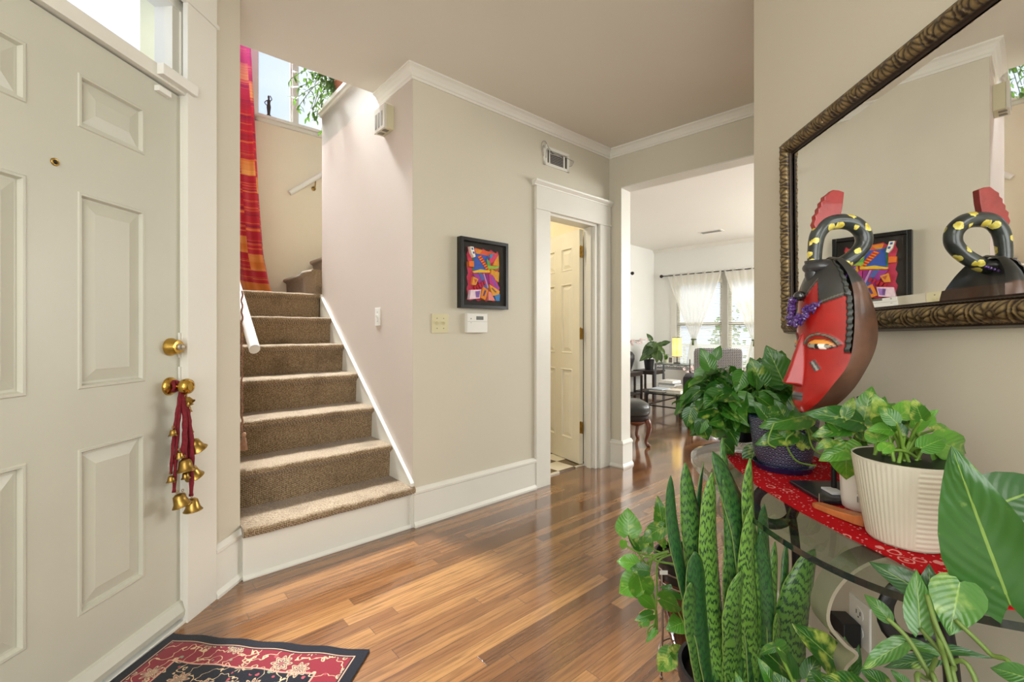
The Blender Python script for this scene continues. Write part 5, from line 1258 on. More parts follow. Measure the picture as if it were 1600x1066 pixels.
for b, tp, w_, tn in L5:
    if tp[1] > 1040 or b[1] > 1015: yy = 1.30
    else: yy = Yd+random.uniform(-.05, .03)
    sc_ = 1.25; bb = Vector((b[0], b[1])); tt = bb+(Vector(tp)-bb)*sc_
    xleaf(fo, b, tt, yy, yy+random.uniform(-.02, .02), wid=w_*1.1, tone=(tn, random.random(), 0, 1), fold=.2, droop=.25, upz=random.uniform(.1, .6))
for pp, r in (([(1040, 862), (1015, 868), (990, 860), (975, 850)], .003), ([(1042, 866), (1015, 876), (1010, 880), (1000, 868), (984, 838)], .003), ([(1045, 862), (1020, 872), (1014, 905), (1024, 950), (1026, 990)], .0045), ([(1050, 866), (1028, 880), (1026, 930), (1022, 980), (1014, 1000)], .003), ([(1072, 884), (1030, 878), (1008, 870), (1000, 880)], .003), ([(1037, 860), (1037, 826), (1032, 800)], .003), ([(1012, 905), (1000, 905)], .002), ([(1076, 910), (1066, 950), (1076, 985)], .0028), ([(1058, 952), (1080, 1000), (1084, 1010)], .0024), ([(1026, 985), (1016, 1000), (1012, 985), (1022, 975)], .0026), ([(1080, 1010), (1052, 1018)], .0028), ([(1040, 866), (1020, 858), (1010, 846)], .0025)):
    sm.tube(smooth_path([at(x, y, Yd+.005*i) for i, (x, y) in enumerate(pp)], 6), r, 6)
fo.build('foliage', neon_m, t, True); sm.build('stems', stem_m, t, True)

# foreground plant, very near on the right, on a tall stool below the frame
c6 = Vector((.47, .40, 0)); pz6 = .56
t = thing('plant_stool', 'small dark plant stool in the right foreground', 'stool', c6)
mb = MB(); mb.lathe([(0, .38), (.11, .38), (.11, .40), (0, .40)], c6, 30); mb.build('seat', darkwood_m, t, True, ang=40)
for k in range(4):
    a = PI/4+k*PI/2; q = Vector((math.cos(a), math.sin(a), 0)); mb = MB(); mb.tube([c6+q*.08+Vector((0, 0, .38)), c6+q*.11], .011, 8); mb.build('leg', darkwood_m, t, True)
t = thing('potted_pothos', 'large-leaved pothos reaching into the right foreground, close to the camera', 'plant', (c6.x, c6.y, .402))
mb = MB(); mb.lathe([(0, .402), (.065, .402), (.09, pz6), (.085, pz6), (.078, pz6-.03), (0, pz6-.03)], c6, 32); mb.build('pot', whitepot_m, t, True, ang=45)
mb = MB(); mb.lathe([(.079, pz6-.028), (.04, pz6-.02), (0, pz6-.02)], c6, 20); mb.build('soil', soil_m, t, True)
fo, sm = MB(), MB(); src = c6+Vector((0, 0, pz6-.02))
def fstem(pp, r=.003, Y0=.5, Y1=.45): sm.tube(smooth_path([at(x, y, Y0+(Y1-Y0)*i/(len(pp)-1)) for i, (x, y) in enumerate(pp)]+[src+Vector((random.uniform(-.02, .02), random.uniform(-.02, .02), 0))], 7), r, 7)
def L6(b, tp, w_, Yb_, Yt_=None, tn=.5, vr=.3, **k): return xleaf(fo, b, tp, Yb_, Yt_ or Yb_, wid=w_, tone=(tn, vr, 0, 1), **k)
L6((1578, 945), (1493, 716), .50, .50, .50, .35, .35, fold=.12, droop=.06, upz=-.1)
L6((1528, 800), (1660, 750), .75, .60, .58, .15, .2, fold=.1, droop=.1, upz=.2)
L6((1640, 880), (1540, 812), .45, .56, .58, .95, .6, fold=.1, droop=.2, upz=.1)
L6((1448, 930), (1362, 878), .55, .56, .60, .12, .2, fold=.2, droop=.1, upz=.5)
L6((1438, 985), (1432, 892), .46, .50, .52, .75, .45, fold=.5, droop=.15, upz=-.1)
L6((1455, 960), (1452, 884), .55, .54, .55, .1, .3, fold=.2, droop=.2, upz=.2)
L6((1500, 910), (1484, 988), .85, .52, .50, .9, .85, fold=.1, droop=.1, upz=.3)
L6((1388, 968), (1352, 926), .60, .55, .57, .7, .4, fold=.3, droop=.35, upz=.5)
L6((1462, 1030), (1382, 1040), .34, .52, .54, .1, .9, fold=.2, droop=.1, upz=.6)
L6((1412, 1005), (1345, 1042), .35, .52, .52, .8, 1.0, fold=.4, droop=.3, upz=.3)
L6((1400, 1000), (1480, 1022), .30, .53, .50, .7, .5, fold=.3, droop=.2, upz=.5)
L6((1612, 1062), (1545, 1040), .75, .36, .38, .5, .5, fold=.15, droop=.2, upz=.5)
L6((1560, 900), (1610, 940), .4, .56, .55, .9, .7, fold=.1, droop=.2, upz=.3)
L6((1440, 1012), (1545, 1020), .22, .54, .5, .2, .3, fold=.2, droop=.25, upz=.6)
for pp in ([(1438, 982), (1480, 1030), (1530, 1080)], [(1492, 968), (1545, 1020), (1590, 1080)], [(1386, 966), (1420, 1000), (1455, 1060), (1470, 1090)], [(1592, 945), (1625, 980), (1650, 1090)], [(1462, 1030), (1450, 1060), (1440, 1090)], [(1448, 930), (1462, 975), (1490, 1040), (1500, 1090)], [(1455, 960), (1470, 1010), (1490, 1090)], [(1612, 1062), (1640, 1090)], [(1640, 880), (1650, 980), (1630, 1090)]): fstem(pp, .0024)
fo.build('foliage', bigleaf_m, t, True); sm.build('stems', paint('stem_olive', (96, 120, 52), .5, .2, 20), t, True)
# low pothos between snake plant and console
c7 = Vector((.56, .78, 0)); pz7 = .36
t = thing('potted_pothos', 'low glossy pothos on the floor to the right of the snake plant', 'plant', c7)
mb = MB(); mb.lathe([(0, 0), (.065, 0), (.085, pz7), (.08, pz7), (.074, pz7-.03), (0, pz7-.03)], c7, 32); mb.build('pot', paint('grey_pot', (90, 90, 92), .5), t, True, ang=45)
mb = MB(); mb.lathe([(.075, pz7-.028), (.04, pz7-.02), (0, pz7-.02)], c7, 20); mb.build('soil', soil_m, t, True)
fo, sm = MB(), MB(); src = c7+Vector((0, 0, pz7-.02))
def L7(b, tp, w_, Y=.80, tn=.3, vr=.4, **k):
    bb = xleaf(fo, b, tp, Y, Y+.01, wid=w_, tone=(tn, vr, 0, 1), **k); sm.tube(smooth_path([src, (src+bb)/2+Vector((0, 0, .0)), bb], 5), .0026, 6)
L7((1314, 1042), (1246, 978), .62, .82, .25, .9, fold=.2, droop=.1, upz=.6)
L7((1240, 1062), (1195, 1012), .95, .78, .1, .3, fold=.1, droop=.2, upz=.9)
L7((1330, 1048), (1320, 998), .5, .84, .4, .2, fold=.3, droop=.2, upz=.2); L7((1336, 1052), (1342, 1008), .35, .86, .2, .2, fold=.3, droop=.2, upz=.2)
L7((1215, 1012), (1250, 1036), .62, .76, .6, .3, fold=.3, droop=.5, upz=.5); L7((1215, 1010), (1180, 1020), .4, .77, .5, .3, fold=.3, droop=.5, upz=.5)
L7((1210, 1075), (1188, 1030), .5, .74, .6, .3, fold=.2, droop=.3, upz=.5); L7((1300, 1080), (1270, 1048), .8, .76, .3, .5, fold=.1, droop=.2, upz=.8)
L7((1356, 1085), (1290, 1056), .7, .72, .3, .8, fold=.15, droop=.2, upz=.8); L7((1390, 1080), (1350, 1046), .8, .74, .3, .4, fold=.2, droop=.2, upz=.7)
L7((1260, 1060), (1280, 1020), .6, .84, .3, .3, fold=.2, droop=.2, upz=.4); L7((1230, 1090), (1212, 1052), 1.0, .72, .15, .3, fold=.15, droop=.2, upz=.9)
L7((1160, 1080), (1150, 1050), .5, .74, .6, .4, fold=.2, droop=.4, upz=.5); L7((1290, 1010), (1262, 1000), .6, .86, .2, .3, fold=.2, droop=.2, upz=.6)
L7((1420, 1075), (1395, 1048), .7, .72, .6, .6, fold=.2, droop=.2, upz=.6)
fo.build('foliage', pothos_m, t, True); sm.build('stems', stem_m, t, True)
# outlet and adapter under the mirror
t = thing('wall_outlet', 'white double socket outlet on the wall under the mirror', 'outlet', W(FR, -1.169, 0, .318))
mb = MB(FR); mb.box(-1.207, -1.131, -.006, 0, .318, .43, .002); mb.build('cover_plate', plastic_m, t)
for zc in (.352, .396):
    mb = MB(FR); mb.lathe([(.0165, 0), (.0165, .0015), (0, .0015)], (-1.169, -.006, zc), 24, (0, -1, 0)); s_ = mb.build('socket', plastic_m, t)
    mb = MB(FR); mb.box(-1.177, -1.1748, -.0082, -.0074, zc-.002, zc+.008); mb.box(-1.1632, -1.161, -.0082, -.0074, zc-.002, zc+.008); mb.lathe([(.0024, 0), (.002, .0008)], (-1.169, -.0074, zc-.008), 8, (0, -1, 0)); mb.build('slots', black_m, s_)
t = thing('power_adapter', 'black power adapter plugged into the lower socket under the mirror', 'adapter', W(FR, -1.185, -.03, .30))
mb = MB(FR); mb.box(-1.215, -1.155, -.052, -.009, .315, .375, .003); mb.build('body', black_m, t)
mb = MB(FR); mb.tube(smooth_path([(-1.185, -.03, .316), (-1.185, -.035, .25), (-1.20, -.05, .12), (-1.25, -.06, .02)], 6), .0025, 6); mb.build('cable', black_m, t, True)

# ================================================================ living room
def leggy(name, label, cat, F, x0, x1, y0, y1, h, th=.03, lg=.03, mat=darkwood_m, shelf=None, group=None):
    t = thing(name, label, cat, W(F, (x0+x1)/2, (y0+y1)/2), group)
    mb = MB(F); mb.box(x0, x1, y0, y1, h-th, h, .003); mb.build('table_top', mat, t)
    mb = MB(F); mb.box(x0+.01, x1-.01, y0+.01, y1-.01, h-th-.035, h-th); mb.build('apron', mat, t)
    for a, b in ((x0+.005, y0+.005), (x1-lg-.005, y0+.005), (x0+.005, y1-lg-.005), (x1-lg-.005, y1-lg-.005)): mb = MB(F); mb.box(a, a+lg, b, b+lg, 0, h-th-.035); mb.build('leg', mat, t)
    if shelf: mb = MB(F); mb.box(x0+.02, x1-.02, y0+.02, y1-.02, shelf-.02, shelf); mb.build('lower_shelf', mat, t)
    return t
leggy('side_table', 'dark wood side table under the black vase in the living room', 'table', FO, -1.90, -1.60, 2.9, 3.62, .455, shelf=.10)
leggy('side_table', 'dark wood corner table under the leafy plant in the living room', 'table', FO, -1.885, -1.50, 3.80, 4.22, .455, shelf=.10)
# vase with orchids
vc = at(979, 578, 7.35); vc.z = .456
t = thing('vase', 'matte black baluster vase holding pale orchids', 'vase', vc)
mb = MB(); mb.lathe([(0, 0), (.06, 0), (.07, .03), (.10, .12), (.128, .22), (.125, .28), (.09, .33), (.045, .355), (.042, .40), (.055, .415), (.045, .415), (.03, .38)], vc, 32); mb.build('body', paint('matte_black', (34, 32, 32), .45), t, True)
mb = MB(); mf = MB(); ro = random.Random(8)
orch_m = paint('orchid_petal', (232, 208, 204), .6, .2, 40)
for k in range(5):
    e = vc+Vector((.10+.06*k*ro.uniform(.6, 1), ro.uniform(-.1, .1), .47+ro.uniform(-.03, .1))); p_ = smooth_path([vc+Vector((0, 0, .38)), vc+Vector((.04, 0, .50)), e], 6); mb.tube(p_, .003, 5)
    for q in range(5):
        c = p_[-1-q*2]+Vector((ro.uniform(-.02, .02), ro.uniform(-.02, .02), ro.uniform(-.02, .02)))
        for m in range(5): a = m*2*PI/5; mf.leaf(c, (math.cos(a), -.3, math.sin(a)), (0, -1, .2), .028, .022, .1, .2)
mb.build('stems', darkstem_m, t, True); mf.build('flowers', orch_m, t, True)
# leafy plant on corner table
pc = W(FO, -1.69, 4.0, .456)
t = thing('potted_plant', 'broad-leaved houseplant in a dark pot on the corner table', 'plant', pc)
mb = MB(); mb.lathe([(0, 0), (.07, 0), (.09, .18), (.085, .18), (.075, .15), (0, .15)], pc, 24); mb.build('pot', black_m, t, True, ang=45)
fo, sm = MB(), MB(); D7 = pc.y
for b, tp in (((1018, 532), (1011, 521)), ((1026, 542), (1008, 552)), ((1022, 538), (1002, 558)), ((1028, 540), (1038, 534)), ((1024, 545), (1014, 561)), ((1028, 548), (1026, 566)), ((1032, 545), (1040, 555)), ((1022, 540), (1012, 538)), ((1034, 538), (1048, 533)), ((1026, 536), (1020, 545)), ((1016, 552), (1000, 562)), ((1030, 552), (1034, 566)), ((1030, 538), (1032, 549)), ((1020, 548), (1022, 560)), ((1012, 545), (1003, 553))):
    bb = xleaf(fo, b, tp, D7-.1, D7-.15+random.uniform(-.05, .1), wid=.6, fold=.2, droop=.3); sm.tube(smooth_path([pc+Vector((0, 0, .15)), (pc+bb)/2+Vector((0, 0, .16)), bb], 5), .004, 5)
fo.build('foliage', dark_leaf_m, t, True); sm.build('stems', darkstem_m, t, True)
# wrought iron console with lamp, cactus, photo frame
ico = W(FO, 0, 0); q0 = FO.inverted() @ Vector((2.29, 7.3, 0)); ix, iy = q0.x, q0.y; silver_m = paint('grey_iron', (112, 114, 122), .4, .1, metal=.5)
t = thing('iron_console', 'grey wrought iron console with scrolled frieze in front of the living room window', 'table', W(FO, ix+.37, iy+.15))
mb = MB(FO); mb.box(ix, ix+.78, iy, iy+.30, .605, .617); mb.build('table_top', tableglass_m, t)
mb = MB(FO)
for z_ in (.600, .535): mb.box(ix, ix+.78, iy-.006, iy+.006, z_-.008, z_+.006); mb.box(ix, ix+.78, iy+.294, iy+.306, z_-.008, z_+.006); mb.box(ix-.006, ix+.006, iy, iy+.3, z_-.008, z_+.006); mb.box(ix+.774, ix+.786, iy, iy+.3, z_-.008, z_+.006)
mb.build('frame', silver_m, t)
for k in range(7):
    xx = ix+.055+k*.11; mb = MB(FO); mb.tube([(xx+.045*math.cos(a)*(1-.12*a), iy, .567+.024*math.sin(a)*(1-.1*a)) for a in [k2*.45 for k2 in range(16)]], .004, 6); mb.build('scroll', silver_m, t, True)
for a, b in ((0, 0), (.765, 0), (0, .29), (.765, .29)): mb = MB(FO); mb.box(ix+a-.004, ix+a+.018, iy+b-.004, iy+b+.018, 0, .60); mb.build('leg', silver_m, t)
lc = W(FO, ix+.30, iy+.15, .618)
t = thing('table_lamp', 'lit table lamp with yellow cylindrical paper shade on the iron console', 'lamp', lc)
mb = MB(); mb.lathe([(0, 0), (.05, 0), (.05, .01), (.008, .016), (.008, .11), (0, .11)], lc, 20); mb.build('base', iron_m, t, True, ang=40)
sh = NT('lamp_shade'); o_ = sh.obj(); sh.b.inputs['Base Color'].default_value = lin((240, 206, 120)); nzz = sh.noise(o_, 8, 2)
sh.l(sh.ramp(nzz, (.3, (244, 190, 90)), (.7, (255, 226, 150))), sh.b.inputs['Emission Color']); sh.b.inputs['Emission Strength'].default_value = .95
mb = MB(); mb.lathe([(.072, .105), (.072, .405)], lc, 28, cap=False); sd = mb.build('lamp_shade', sh.m, t, True)
mb = MB()
for k in range(6): a = k*PI/3+.2; mb.box(lc.x+.0725*math.cos(a)-.0015, lc.x+.0725*math.cos(a)+.0015, lc.y+.0725*math.sin(a)-.0015, lc.y+.0725*math.sin(a)+.0015, lc.z+.105, lc.z+.405)
for z_ in (.105, .403): mb.tube([lc+Vector((.073*math.cos(a), .073*math.sin(a), z_)) for a in [2*PI*k/28 for k in range(28)]], .003, 6, closed=True)
mb.build('shade_wires', iron_m, t)
cc = W(FO, ix+.13, iy+.12, .618)
t = thing('small_plant', 'small green grass plant in a clear pot left of the yellow lamp', 'plant', cc)
mb = MB(); mb.lathe([(0, 0), (.03, 0), (.035, .05), (0, .05)], cc, 16); mb.build('pot', paint('lime_pot', (206, 214, 190), .3), t, True, ang=40)
mb = MB()
for k in range(40): a = random.uniform(0, 6.3); r = random.uniform(0, .03); mb.leaf(cc+Vector((r*math.cos(a), r*math.sin(a), .05)), (math.cos(a)*.3, math.sin(a)*.3, 1), (math.cos(a), math.sin(a), .2), random.uniform(.06, .10), .01, .2, .2, shape='long')
mb.build('foliage', neon_m, t, True)
fc = W(FO, ix+.235, iy+.05, .618)
t = thing('photo_frame', 'little pale photo frame standing before the yellow lamp', 'photo frame', fc)
mb = MB(FO); fx0, fy0 = ix+.20, iy+.05
mb.box(fx0, fx0+.075, fy0, fy0+.01, .618, .628); mb.box(fx0, fx0+.075, fy0, fy0+.01, .708, .718); mb.box(fx0, fx0+.01, fy0, fy0+.01, .628, .708); mb.box(fx0+.065, fx0+.075, fy0, fy0+.01, .628, .708); mb.build('frame', plastic_m, t)
mb = MB(FO); mb.box(fx0+.01, fx0+.065, fy0+.004, fy0+.008, .628, .708); mb.build('photo', paint('photo_grey', (120, 108, 96), .4, .5, 60), t)
# coffee table
qc = FO.inverted() @ Vector((1.82, 6.22, 0)); kx, ky = qc.x, qc.y; CH = .30
t = thing('coffee_table', 'low black iron coffee table with glass top covered in books', 'table', W(FO, kx+.4, ky+.4))
mb = MB(FO); mb.box(kx, kx+.50, ky, ky+1.0, CH-.012, CH, .002); mb.build('glass_top', tableglass_m, t)
mb = MB(FO)
for z_ in (CH-.02, .12): mb.box(kx, kx+.5, ky-.0, ky+.02, z_-.01, z_+.006); mb.box(kx, kx+.5, ky+.98, ky+1.0, z_-.01, z_+.006); mb.box(kx, kx+.02, ky, ky+1.0, z_-.01, z_+.006); mb.box(kx+.48, kx+.5, ky, ky+1.0, z_-.01, z_+.006)
mb.build('frame', iron_m, t)
for a, b in ((0, 0), (.47, 0), (0, .97), (.47, .97)):
    mb = MB(FO); mb.lathe([(.02, 0), (.024, .02), (.02, .05), (.02, CH-.06), (.03, CH-.03), (.02, CH-.014)], (kx+a+.015, ky+b+.015, 0), 14); mb.build('leg', iron_m, t, True)
def book(x, y, z, w, d, h, rot, col, label, page=(236, 232, 222)):
    F = FO @ Matrix.Translation((x, y, z)) @ Matrix.Rotation(math.radians(rot), 4, 'Z'); t = thing('book', label, 'book', F, 'books on the coffee table')
    mb = MB(F); mb.box(-w/2, w/2, -d/2, d/2, 0, .003); mb.box(-w/2, w/2, -d/2, d/2, h-.003, h); mb.box(-w/2, -w/2+.003, -d/2, d/2, .003, h-.003); mb.build('cover', paint('book_%d_%d_%d' % col, col, .45, .15, 20), t)
    mb = MB(F); mb.box(-w/2+.003, w/2-.006, -d/2+.006, d/2-.006, .003, h-.003); mb.build('pages', paint('paper', page, .8, .05), t)
CZ = CH+.001
book(kx+.13, ky+.17, CZ, .22, .26, .026, 4, (34, 36, 44), 'black book at the front left of the coffee table')
book(kx+.13, ky+.17, CZ+.027, .20, .24, .012, -3, (180, 190, 200), 'thin pale grey book on the black book on the coffee table')
book(kx+.14, ky+.47, CZ, .23, .27, .075, 2, (92, 118, 160), 'thick blue patterned book at the back of the coffee table')
book(kx+.14, ky+.47, CZ+.076, .23, .26, .016, 5, (30, 34, 44), 'dark thin book lying on the thick blue book')
book(kx+.14, ky+.47, CZ+.093, .21, .24, .034, -4, (226, 224, 220), 'white book on top of the blue stack on the coffee table')
book(kx+.37, ky+.17, CZ, .19, .24, .04, 4, (214, 206, 190), 'cream book on the right of the coffee table')
book(kx+.38, ky+.45, CZ, .18, .22, .07, -4, (160, 152, 138), 'grey-brown thick book right of the blue stack')
# candlesticks and dark vase with orchids
for k, (px_, lab) in enumerate(((1078, 'left slim black candlestick on the coffee table'), (1087, 'right slim black candlestick on the coffee table'))):
    b = W(FO, kx+.44, ky+.72+.10*k, CZ); b = Vector((at(px_, 600, b.y).x, b.y, CZ)); t = thing('candlestick', lab, 'candlestick', b, 'candlesticks on the coffee table')
    mb = MB(); mb.lathe([(0, 0), (.025, 0), (.02, .01), (.006, .02), (.006, .24), (.014, .25), (.012, .26), (0, .26)], b, 14); mb.build('stick', iron_m, t, True)
    mb = MB(); mb.lathe([(.008, .26), (.0075, .42), (0, .43)], b, 10); mb.build('candle', paint('black_wax', (52, 46, 44), .5), t, True)
b = Vector((at(1083, 600, 6.75).x+.0, 6.75, CZ)); t = thing('orchid_vase', 'dark bowl of pink-white orchids behind the pothos in the living room', 'vase', b)
mb = MB(); mb.lathe([(0, 0), (.05, 0), (.10, .06), (.11, .12), (.09, .19), (.07, .21), (.06, .18)], b, 22); mb.build('bowl', black_m, t, True)
mf = MB()
for k in range(16):
    c = b+Vector((ro.uniform(-.12, .10), ro.uniform(-.06, .06), ro.uniform(.12, .30)))
    for m in range(5): a = m*2*PI/5; mf.leaf(c, (math.cos(a), -.3, math.sin(a)), (0, -1, .2), .030, .024, .1, .2)
mf.build('flowers', orch_m, t, True)
# armchair with patterned throw
ac = FO.inverted() @ Vector((2.33, 5.15, 0)); F = FO @ Matrix.Translation((ac.x, ac.y, 0)) @ Matrix.Rotation(math.radians(20), 4, 'Z')
t = thing('armchair', 'armchair with black and white patterned back, mostly behind the bushy pothos', 'armchair', F)
def pat():
    t = NT('key_pattern'); o = t.obj(); b = t.n('TexBrick'); t.l(t.mapping(t.mapping(o, (9, 9, 9), (PI/2, 0, 0)), (1, 1, 1), (0, 0, PI/4)), b.inputs['Vector']); b.inputs['Scale'].default_value = 2.2; b.inputs['Mortar Size'].default_value = .035
    b.inputs['Color1'].default_value = lin((36, 38, 48)); b.inputs['Color2'].default_value = lin((52, 54, 66)); b.inputs['Mortar'].default_value = lin((214, 212, 208)); t.l(b.outputs[0], t.b.inputs['Base Color']); t.set(rough=.9); return t.m
pm = pat(); dk = paint('chair_fabric', (48, 46, 52), .85)
mb = MB(F); mb.box(-.27, .27, -.02, .52, .22, .42, .03); mb.build('seat', dk, t, True, ang=50)
mb = MB(F); mb.box(-.25, .25, -.10, .04, .40, .93, .05); mb.build('backrest', pm, t, True, ang=50)
for s_ in (-1, 1): mb = MB(F); mb.box(s_*.32-.05, s_*.32+.05, -.06, .5, .22, .60, .03); mb.build('armrest', dk, t, True, ang=50)
for a, b in ((-.3, -.04), (.3, -.04), (-.3, .45), (.3, .45)): mb = MB(F); mb.lathe([(.018, 0), (.024, .22)], (a, b, 0), 12); mb.build('leg', darkwood_m, t, True)
# ottoman
oc = FO.inverted() @ Vector((1.12, 4.52, 0)); F = FO @ Matrix.Translation((oc.x, oc.y, 0))
F = Matrix.Translation((1.10, 4.58, 0))
t = thing('ottoman', 'dark leather ottoman with carved cabriole legs at the edge of the opening', 'ottoman', F)
lea = paint('dark_leather', (58, 58, 56), .32, .15, 12, .2, 60, coat=.2); rw_ = paint('carved_mahogany', (104, 56, 34), .3, .2, 20, coat=.3)
def sq(r, z, k=4.0, n=40):
    o = []
    for i in range(n):
        a = 2*PI*i/n; c_, s_ = math.cos(a), math.sin(a); q = (abs(c_)**k+abs(s_)**k)**(-1/k); o.append((r*q*c_, r*.85*q*s_, z))
    return o
mb = MB(F); mb.rings([sq(r, z) for r, z in ((.245, .30), (.255, .315), (.262, .345), (.262, .375), (.25, .405), (.22, .425), (.15, .438), (.05, .444), (.005, .445))]); mb.build('cushion', lea, t, True)
mb = MB(F); mb.rings([sq(.235, .245), sq(.245, .26), sq(.245, .295), sq(.235, .302)]); mb.build('leather_band', paint('leather_band', (40, 32, 30), .4), t, True, ang=50)
mb = MB(F)
R = []
for z_, r in ((.225, .23), (.245, .252), (.248, .246), (.238, .2)): R.append([(x, y, z-(.018*math.cos(6*math.atan2(y, x)) if z_ < .23 else 0)) for x, y, z in sq(r, z_, n=60)])
mb.rings(R); mb.build('apron', rw_, t, True)
for sx2, sy2 in ((-1, -1), (1, -1), (-1, 1), (1, 1)):
    d_ = Vector((sx2, sy2*.85, 0)).normalized(); p0 = Vector((sx2*.205, sy2*.175, 0))
    pts = [(0.0, .26), (.022, .21), (.018, .15), (.0, .09), (-.008, .05), (.006, .022), (.022, .014)]
    mb = MB(F); mb.tube(smooth_path([p0+d_*a+Vector((0, 0, z)) for a, z in pts], 5), [.032-.016*min(1, k/16)+(.004 if k > 25 else 0) for k in range(31)], 10); mb.ball(p0+d_*.024+Vector((0, 0, .014)), .016, seg=10, rings=6); mb.build('leg', rw_, t, True)
F2 = Matrix.Translation((1.06, 4.68, .4465)); t = thing('book', 'small red book lying on the dark leather ottoman', 'book', F2)
mb = MB(F2); mb.box(-.06, .06, -.08, .08, 0, .003); mb.box(-.06, .06, -.08, .08, .022, .025); mb.box(-.06, -.057, -.08, .08, .003, .022); mb.build('cover', paint('red_book', (176, 34, 34), .4), t)
mb = MB(F2); mb.box(-.056, .056, -.076, .076, .003, .022); mb.build('pages', paint('paper', (236, 232, 222)), t)
# curtain rods, sheers, blinds
sheer = NT('sheer_voile'); o_ = sheer.obj(); tr_ = sheer.n('BsdfTransparent'); tl_ = sheer.n('BsdfTranslucent'); tl_.inputs[0].default_value = (.95, .93, .86, 1); df = sheer.n('BsdfDiffuse'); df.inputs[0].default_value = (.93, .92, .88, 1)
m1 = sheer.n('MixShader'); m1.inputs[0].default_value = .5; sheer.l(tl_.outputs[0], m1.inputs[1]); sheer.l(df.outputs[0], m1.inputs[2]); m2 = sheer.n('MixShader'); m2.inputs[0].default_value = .62
sheer.l(tr_.outputs[0], m2.inputs[1]); sheer.l(m1.outputs[0], m2.inputs[2]); sheer.l(m2.outputs[0], sheer.out.inputs[0])
RZH = 2.13; ry = WY-.085
t = thing('curtain_rod', 'dark curtain rod with round finial above the living room windows', 'curtain rod', W(FO, -1.7, ry, RZH))
mb = MB(FO); mb.cyl((-1.72, ry, RZH), (.75, ry, RZH), .008, seg=10); mb.build('rod', iron_m, t, True)
mb = MB(FO); mb.ball((-1.755, ry, RZH), .03, seg=14); mb.cyl((-1.73, ry, RZH), (-1.72, ry, RZH), .014, seg=10); mb.build('finial', iron_m, t, True)
for xx in (-1.62, WA+.04, .7): mb = MB(FO); mb.cyl((xx, ry, RZH), (xx, WY, RZH), .006, seg=8); mb.box(xx-.012, xx+.012, WY-.006, WY, RZH-.03, RZH+.03); mb.build('bracket', iron_m, t, True)
t = thing('curtain_rod', 'end of the curtain rod on the left living room wall', 'curtain rod', W(FO, -1.87, 3.7, 2.12))
mb = MB(FO); mb.cyl((-1.87, 2.0, 2.12), (-1.87, 3.72, 2.12), .008, seg=10); mb.build('rod', iron_m, t, True)
mb = MB(FO); mb.ball((-1.87, 3.75, 2.12), .03, seg=14); mb.build('finial', iron_m, t, True)
mb = MB(FO); mb.cyl((-1.94, 3.68, 2.12), (-1.87, 3.68, 2.12), .006, seg=8); mb.build('bracket', iron_m, t, True)
def sheerpanel(x0, x1, lab, seed):
    zt_ = .98; xm = (x0+x1)/2+.0
    def pull(v):
        z = RZH+.03+(.12-RZH-.03)*v
        if z > zt_: f = (RZH+.03-z)/(RZH+.03-zt_); w_ = (x1-x0)*(1-f)**1.0*1.0+.06*f+.02; w_ = max(.07, (x1-x0)*(1-f**1.15)+.07*f); return w_, (x1-x0-w_)/2
        f = (zt_-z)/(zt_-.12); w_ = .07+.32*f**.7; return w_, (x1-x0-w_)/2
    mb = drape(FO, (x0, ry-.0), .12, RZH+.03, 0, 0, 7, .018, seed, 110, 70, pull=pull)
    t = thing('sheer_curtain', lab, 'curtain', W(FO, xm, ry, .12), 'sheer curtains in the living room')
    mb.build('voile', sheer.m, t, True)
    mb = MB(FO); mb.tube([(xm+.038*math.cos(a), ry+.032*math.sin(a), zt_) for a in [2*PI*k/20 for k in range(20)]], .012, 8, closed=True); mb.lathe([(.012, 0), (.02, -.10), (0, -.10)], (xm, ry-.035, zt_), 10); mb.build('tieback', darkstem_m, t, True)
sheerpanel(W0-.12, WA+.02, 'left white sheer curtain gathered by a dark tieback', 2)
sheerpanel(WA+.05, WA+.05+.95, 'second white sheer curtain, cut by the opening edge', 5)
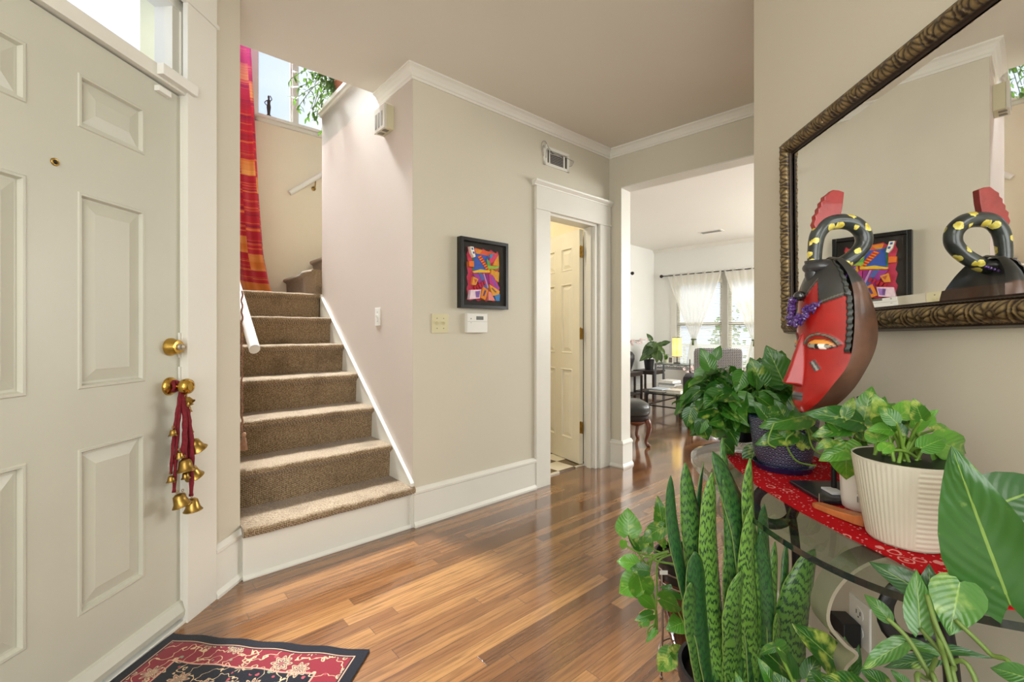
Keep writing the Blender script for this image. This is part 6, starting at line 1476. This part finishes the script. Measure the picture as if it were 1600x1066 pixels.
for k, (a, b) in enumerate(wins[:2]):
    t = thing('window_blind', ['white slatted blind behind the left sheer curtain', 'white slatted blind behind the right sheer curtain'][k], 'blind', W(FO, (a+b)/2, WY+.02, zb))
    mb = MB(FO); mb.box(a+.005, b-.005, WY+.0, WY+.035, zt-.045, zt); mb.build('head_rail', blind_m, t)
    mb = MB(FO)
    for i in range(52):
        z_ = zt-.06-i*.0275
        if z_ < zb+.02: break
        mb.extr([(WY+.004, z_-.006), (WY+.0045, z_-.0045), (WY+.031, z_+.007), (WY+.0305, z_+.0055)], 'x', a+.008, b-.008)
    mb.build('slats', blind_m, t, kind='stuff')
# ceiling register in the living room
vp = FO.inverted() @ Vector((at(1111, 374, 6.9).x, 6.9, 0)); 
t = thing('ceiling_vent', 'white ceiling register in the living room', 'vent', W(FO, vp.x, vp.y, LH-.01))
mb = MB(FO); mb.box(vp.x-.17, vp.x+.17, vp.y-.08, vp.y+.08, LH-.006, LH); mb.build('frame', trim_m, t)
mb = MB(FO)
for k in range(6): mb.box(vp.x-.14, vp.x+.14, vp.y-.055+k*.02, vp.y-.047+k*.02, LH-.009, LH-.006)
mb.build('slats', paint('vent_grey', (150, 148, 144)), t)
# porch railing and shrubs outside the living room
t = thing('porch_railing', 'white porch railing outside the living room windows', 'railing', W(FO, 0, 6.2, -.1))
mb = MB(FO); mb.box(-2.5, 3.5, 6.17, 6.23, .80, .86); mb.box(-2.5, 3.5, 6.18, 6.22, .05, .10); mb.build('rails', trim_m, t)
for k in range(42): mb = MB(FO); mb.box(-2.45+k*.14, -2.41+k*.14, 6.18, 6.22, .10, .80); mb.build('baluster', trim_m, t)
for k, (x, y, r, lab) in enumerate(((-1.6, 9.5, 1.0, 'green shrub beyond the porch, left window'), (.9, 10.0, 1.1, 'green shrub beyond the porch, right window'), (3.6, 10.5, 1.2, 'green shrub beyond the porch, farthest right'))):
    t = thing('shrub', lab, 'shrub', W(FO, x, y, -.5)); mb = MB(FO); rs_ = random.Random(k)
    for i in range(420):
        a, z = rs_.uniform(0, 6.3), rs_.uniform(-1, 1); q = math.sqrt(1-z*z); p = Vector((x+r*q*math.cos(a), y+r*.8*q*math.sin(a), .9+r*z)); mb.leaf(p, basis(), basis(), .16, .09, .2, .3, shape='long')
    mb.build('foliage', neon_m, t, True)
    mb = MB(FO); mb.cyl((x, y, -.5), (x, y, .6), .06, .04, 8); mb.build('trunk', darkwood_m, t, True)
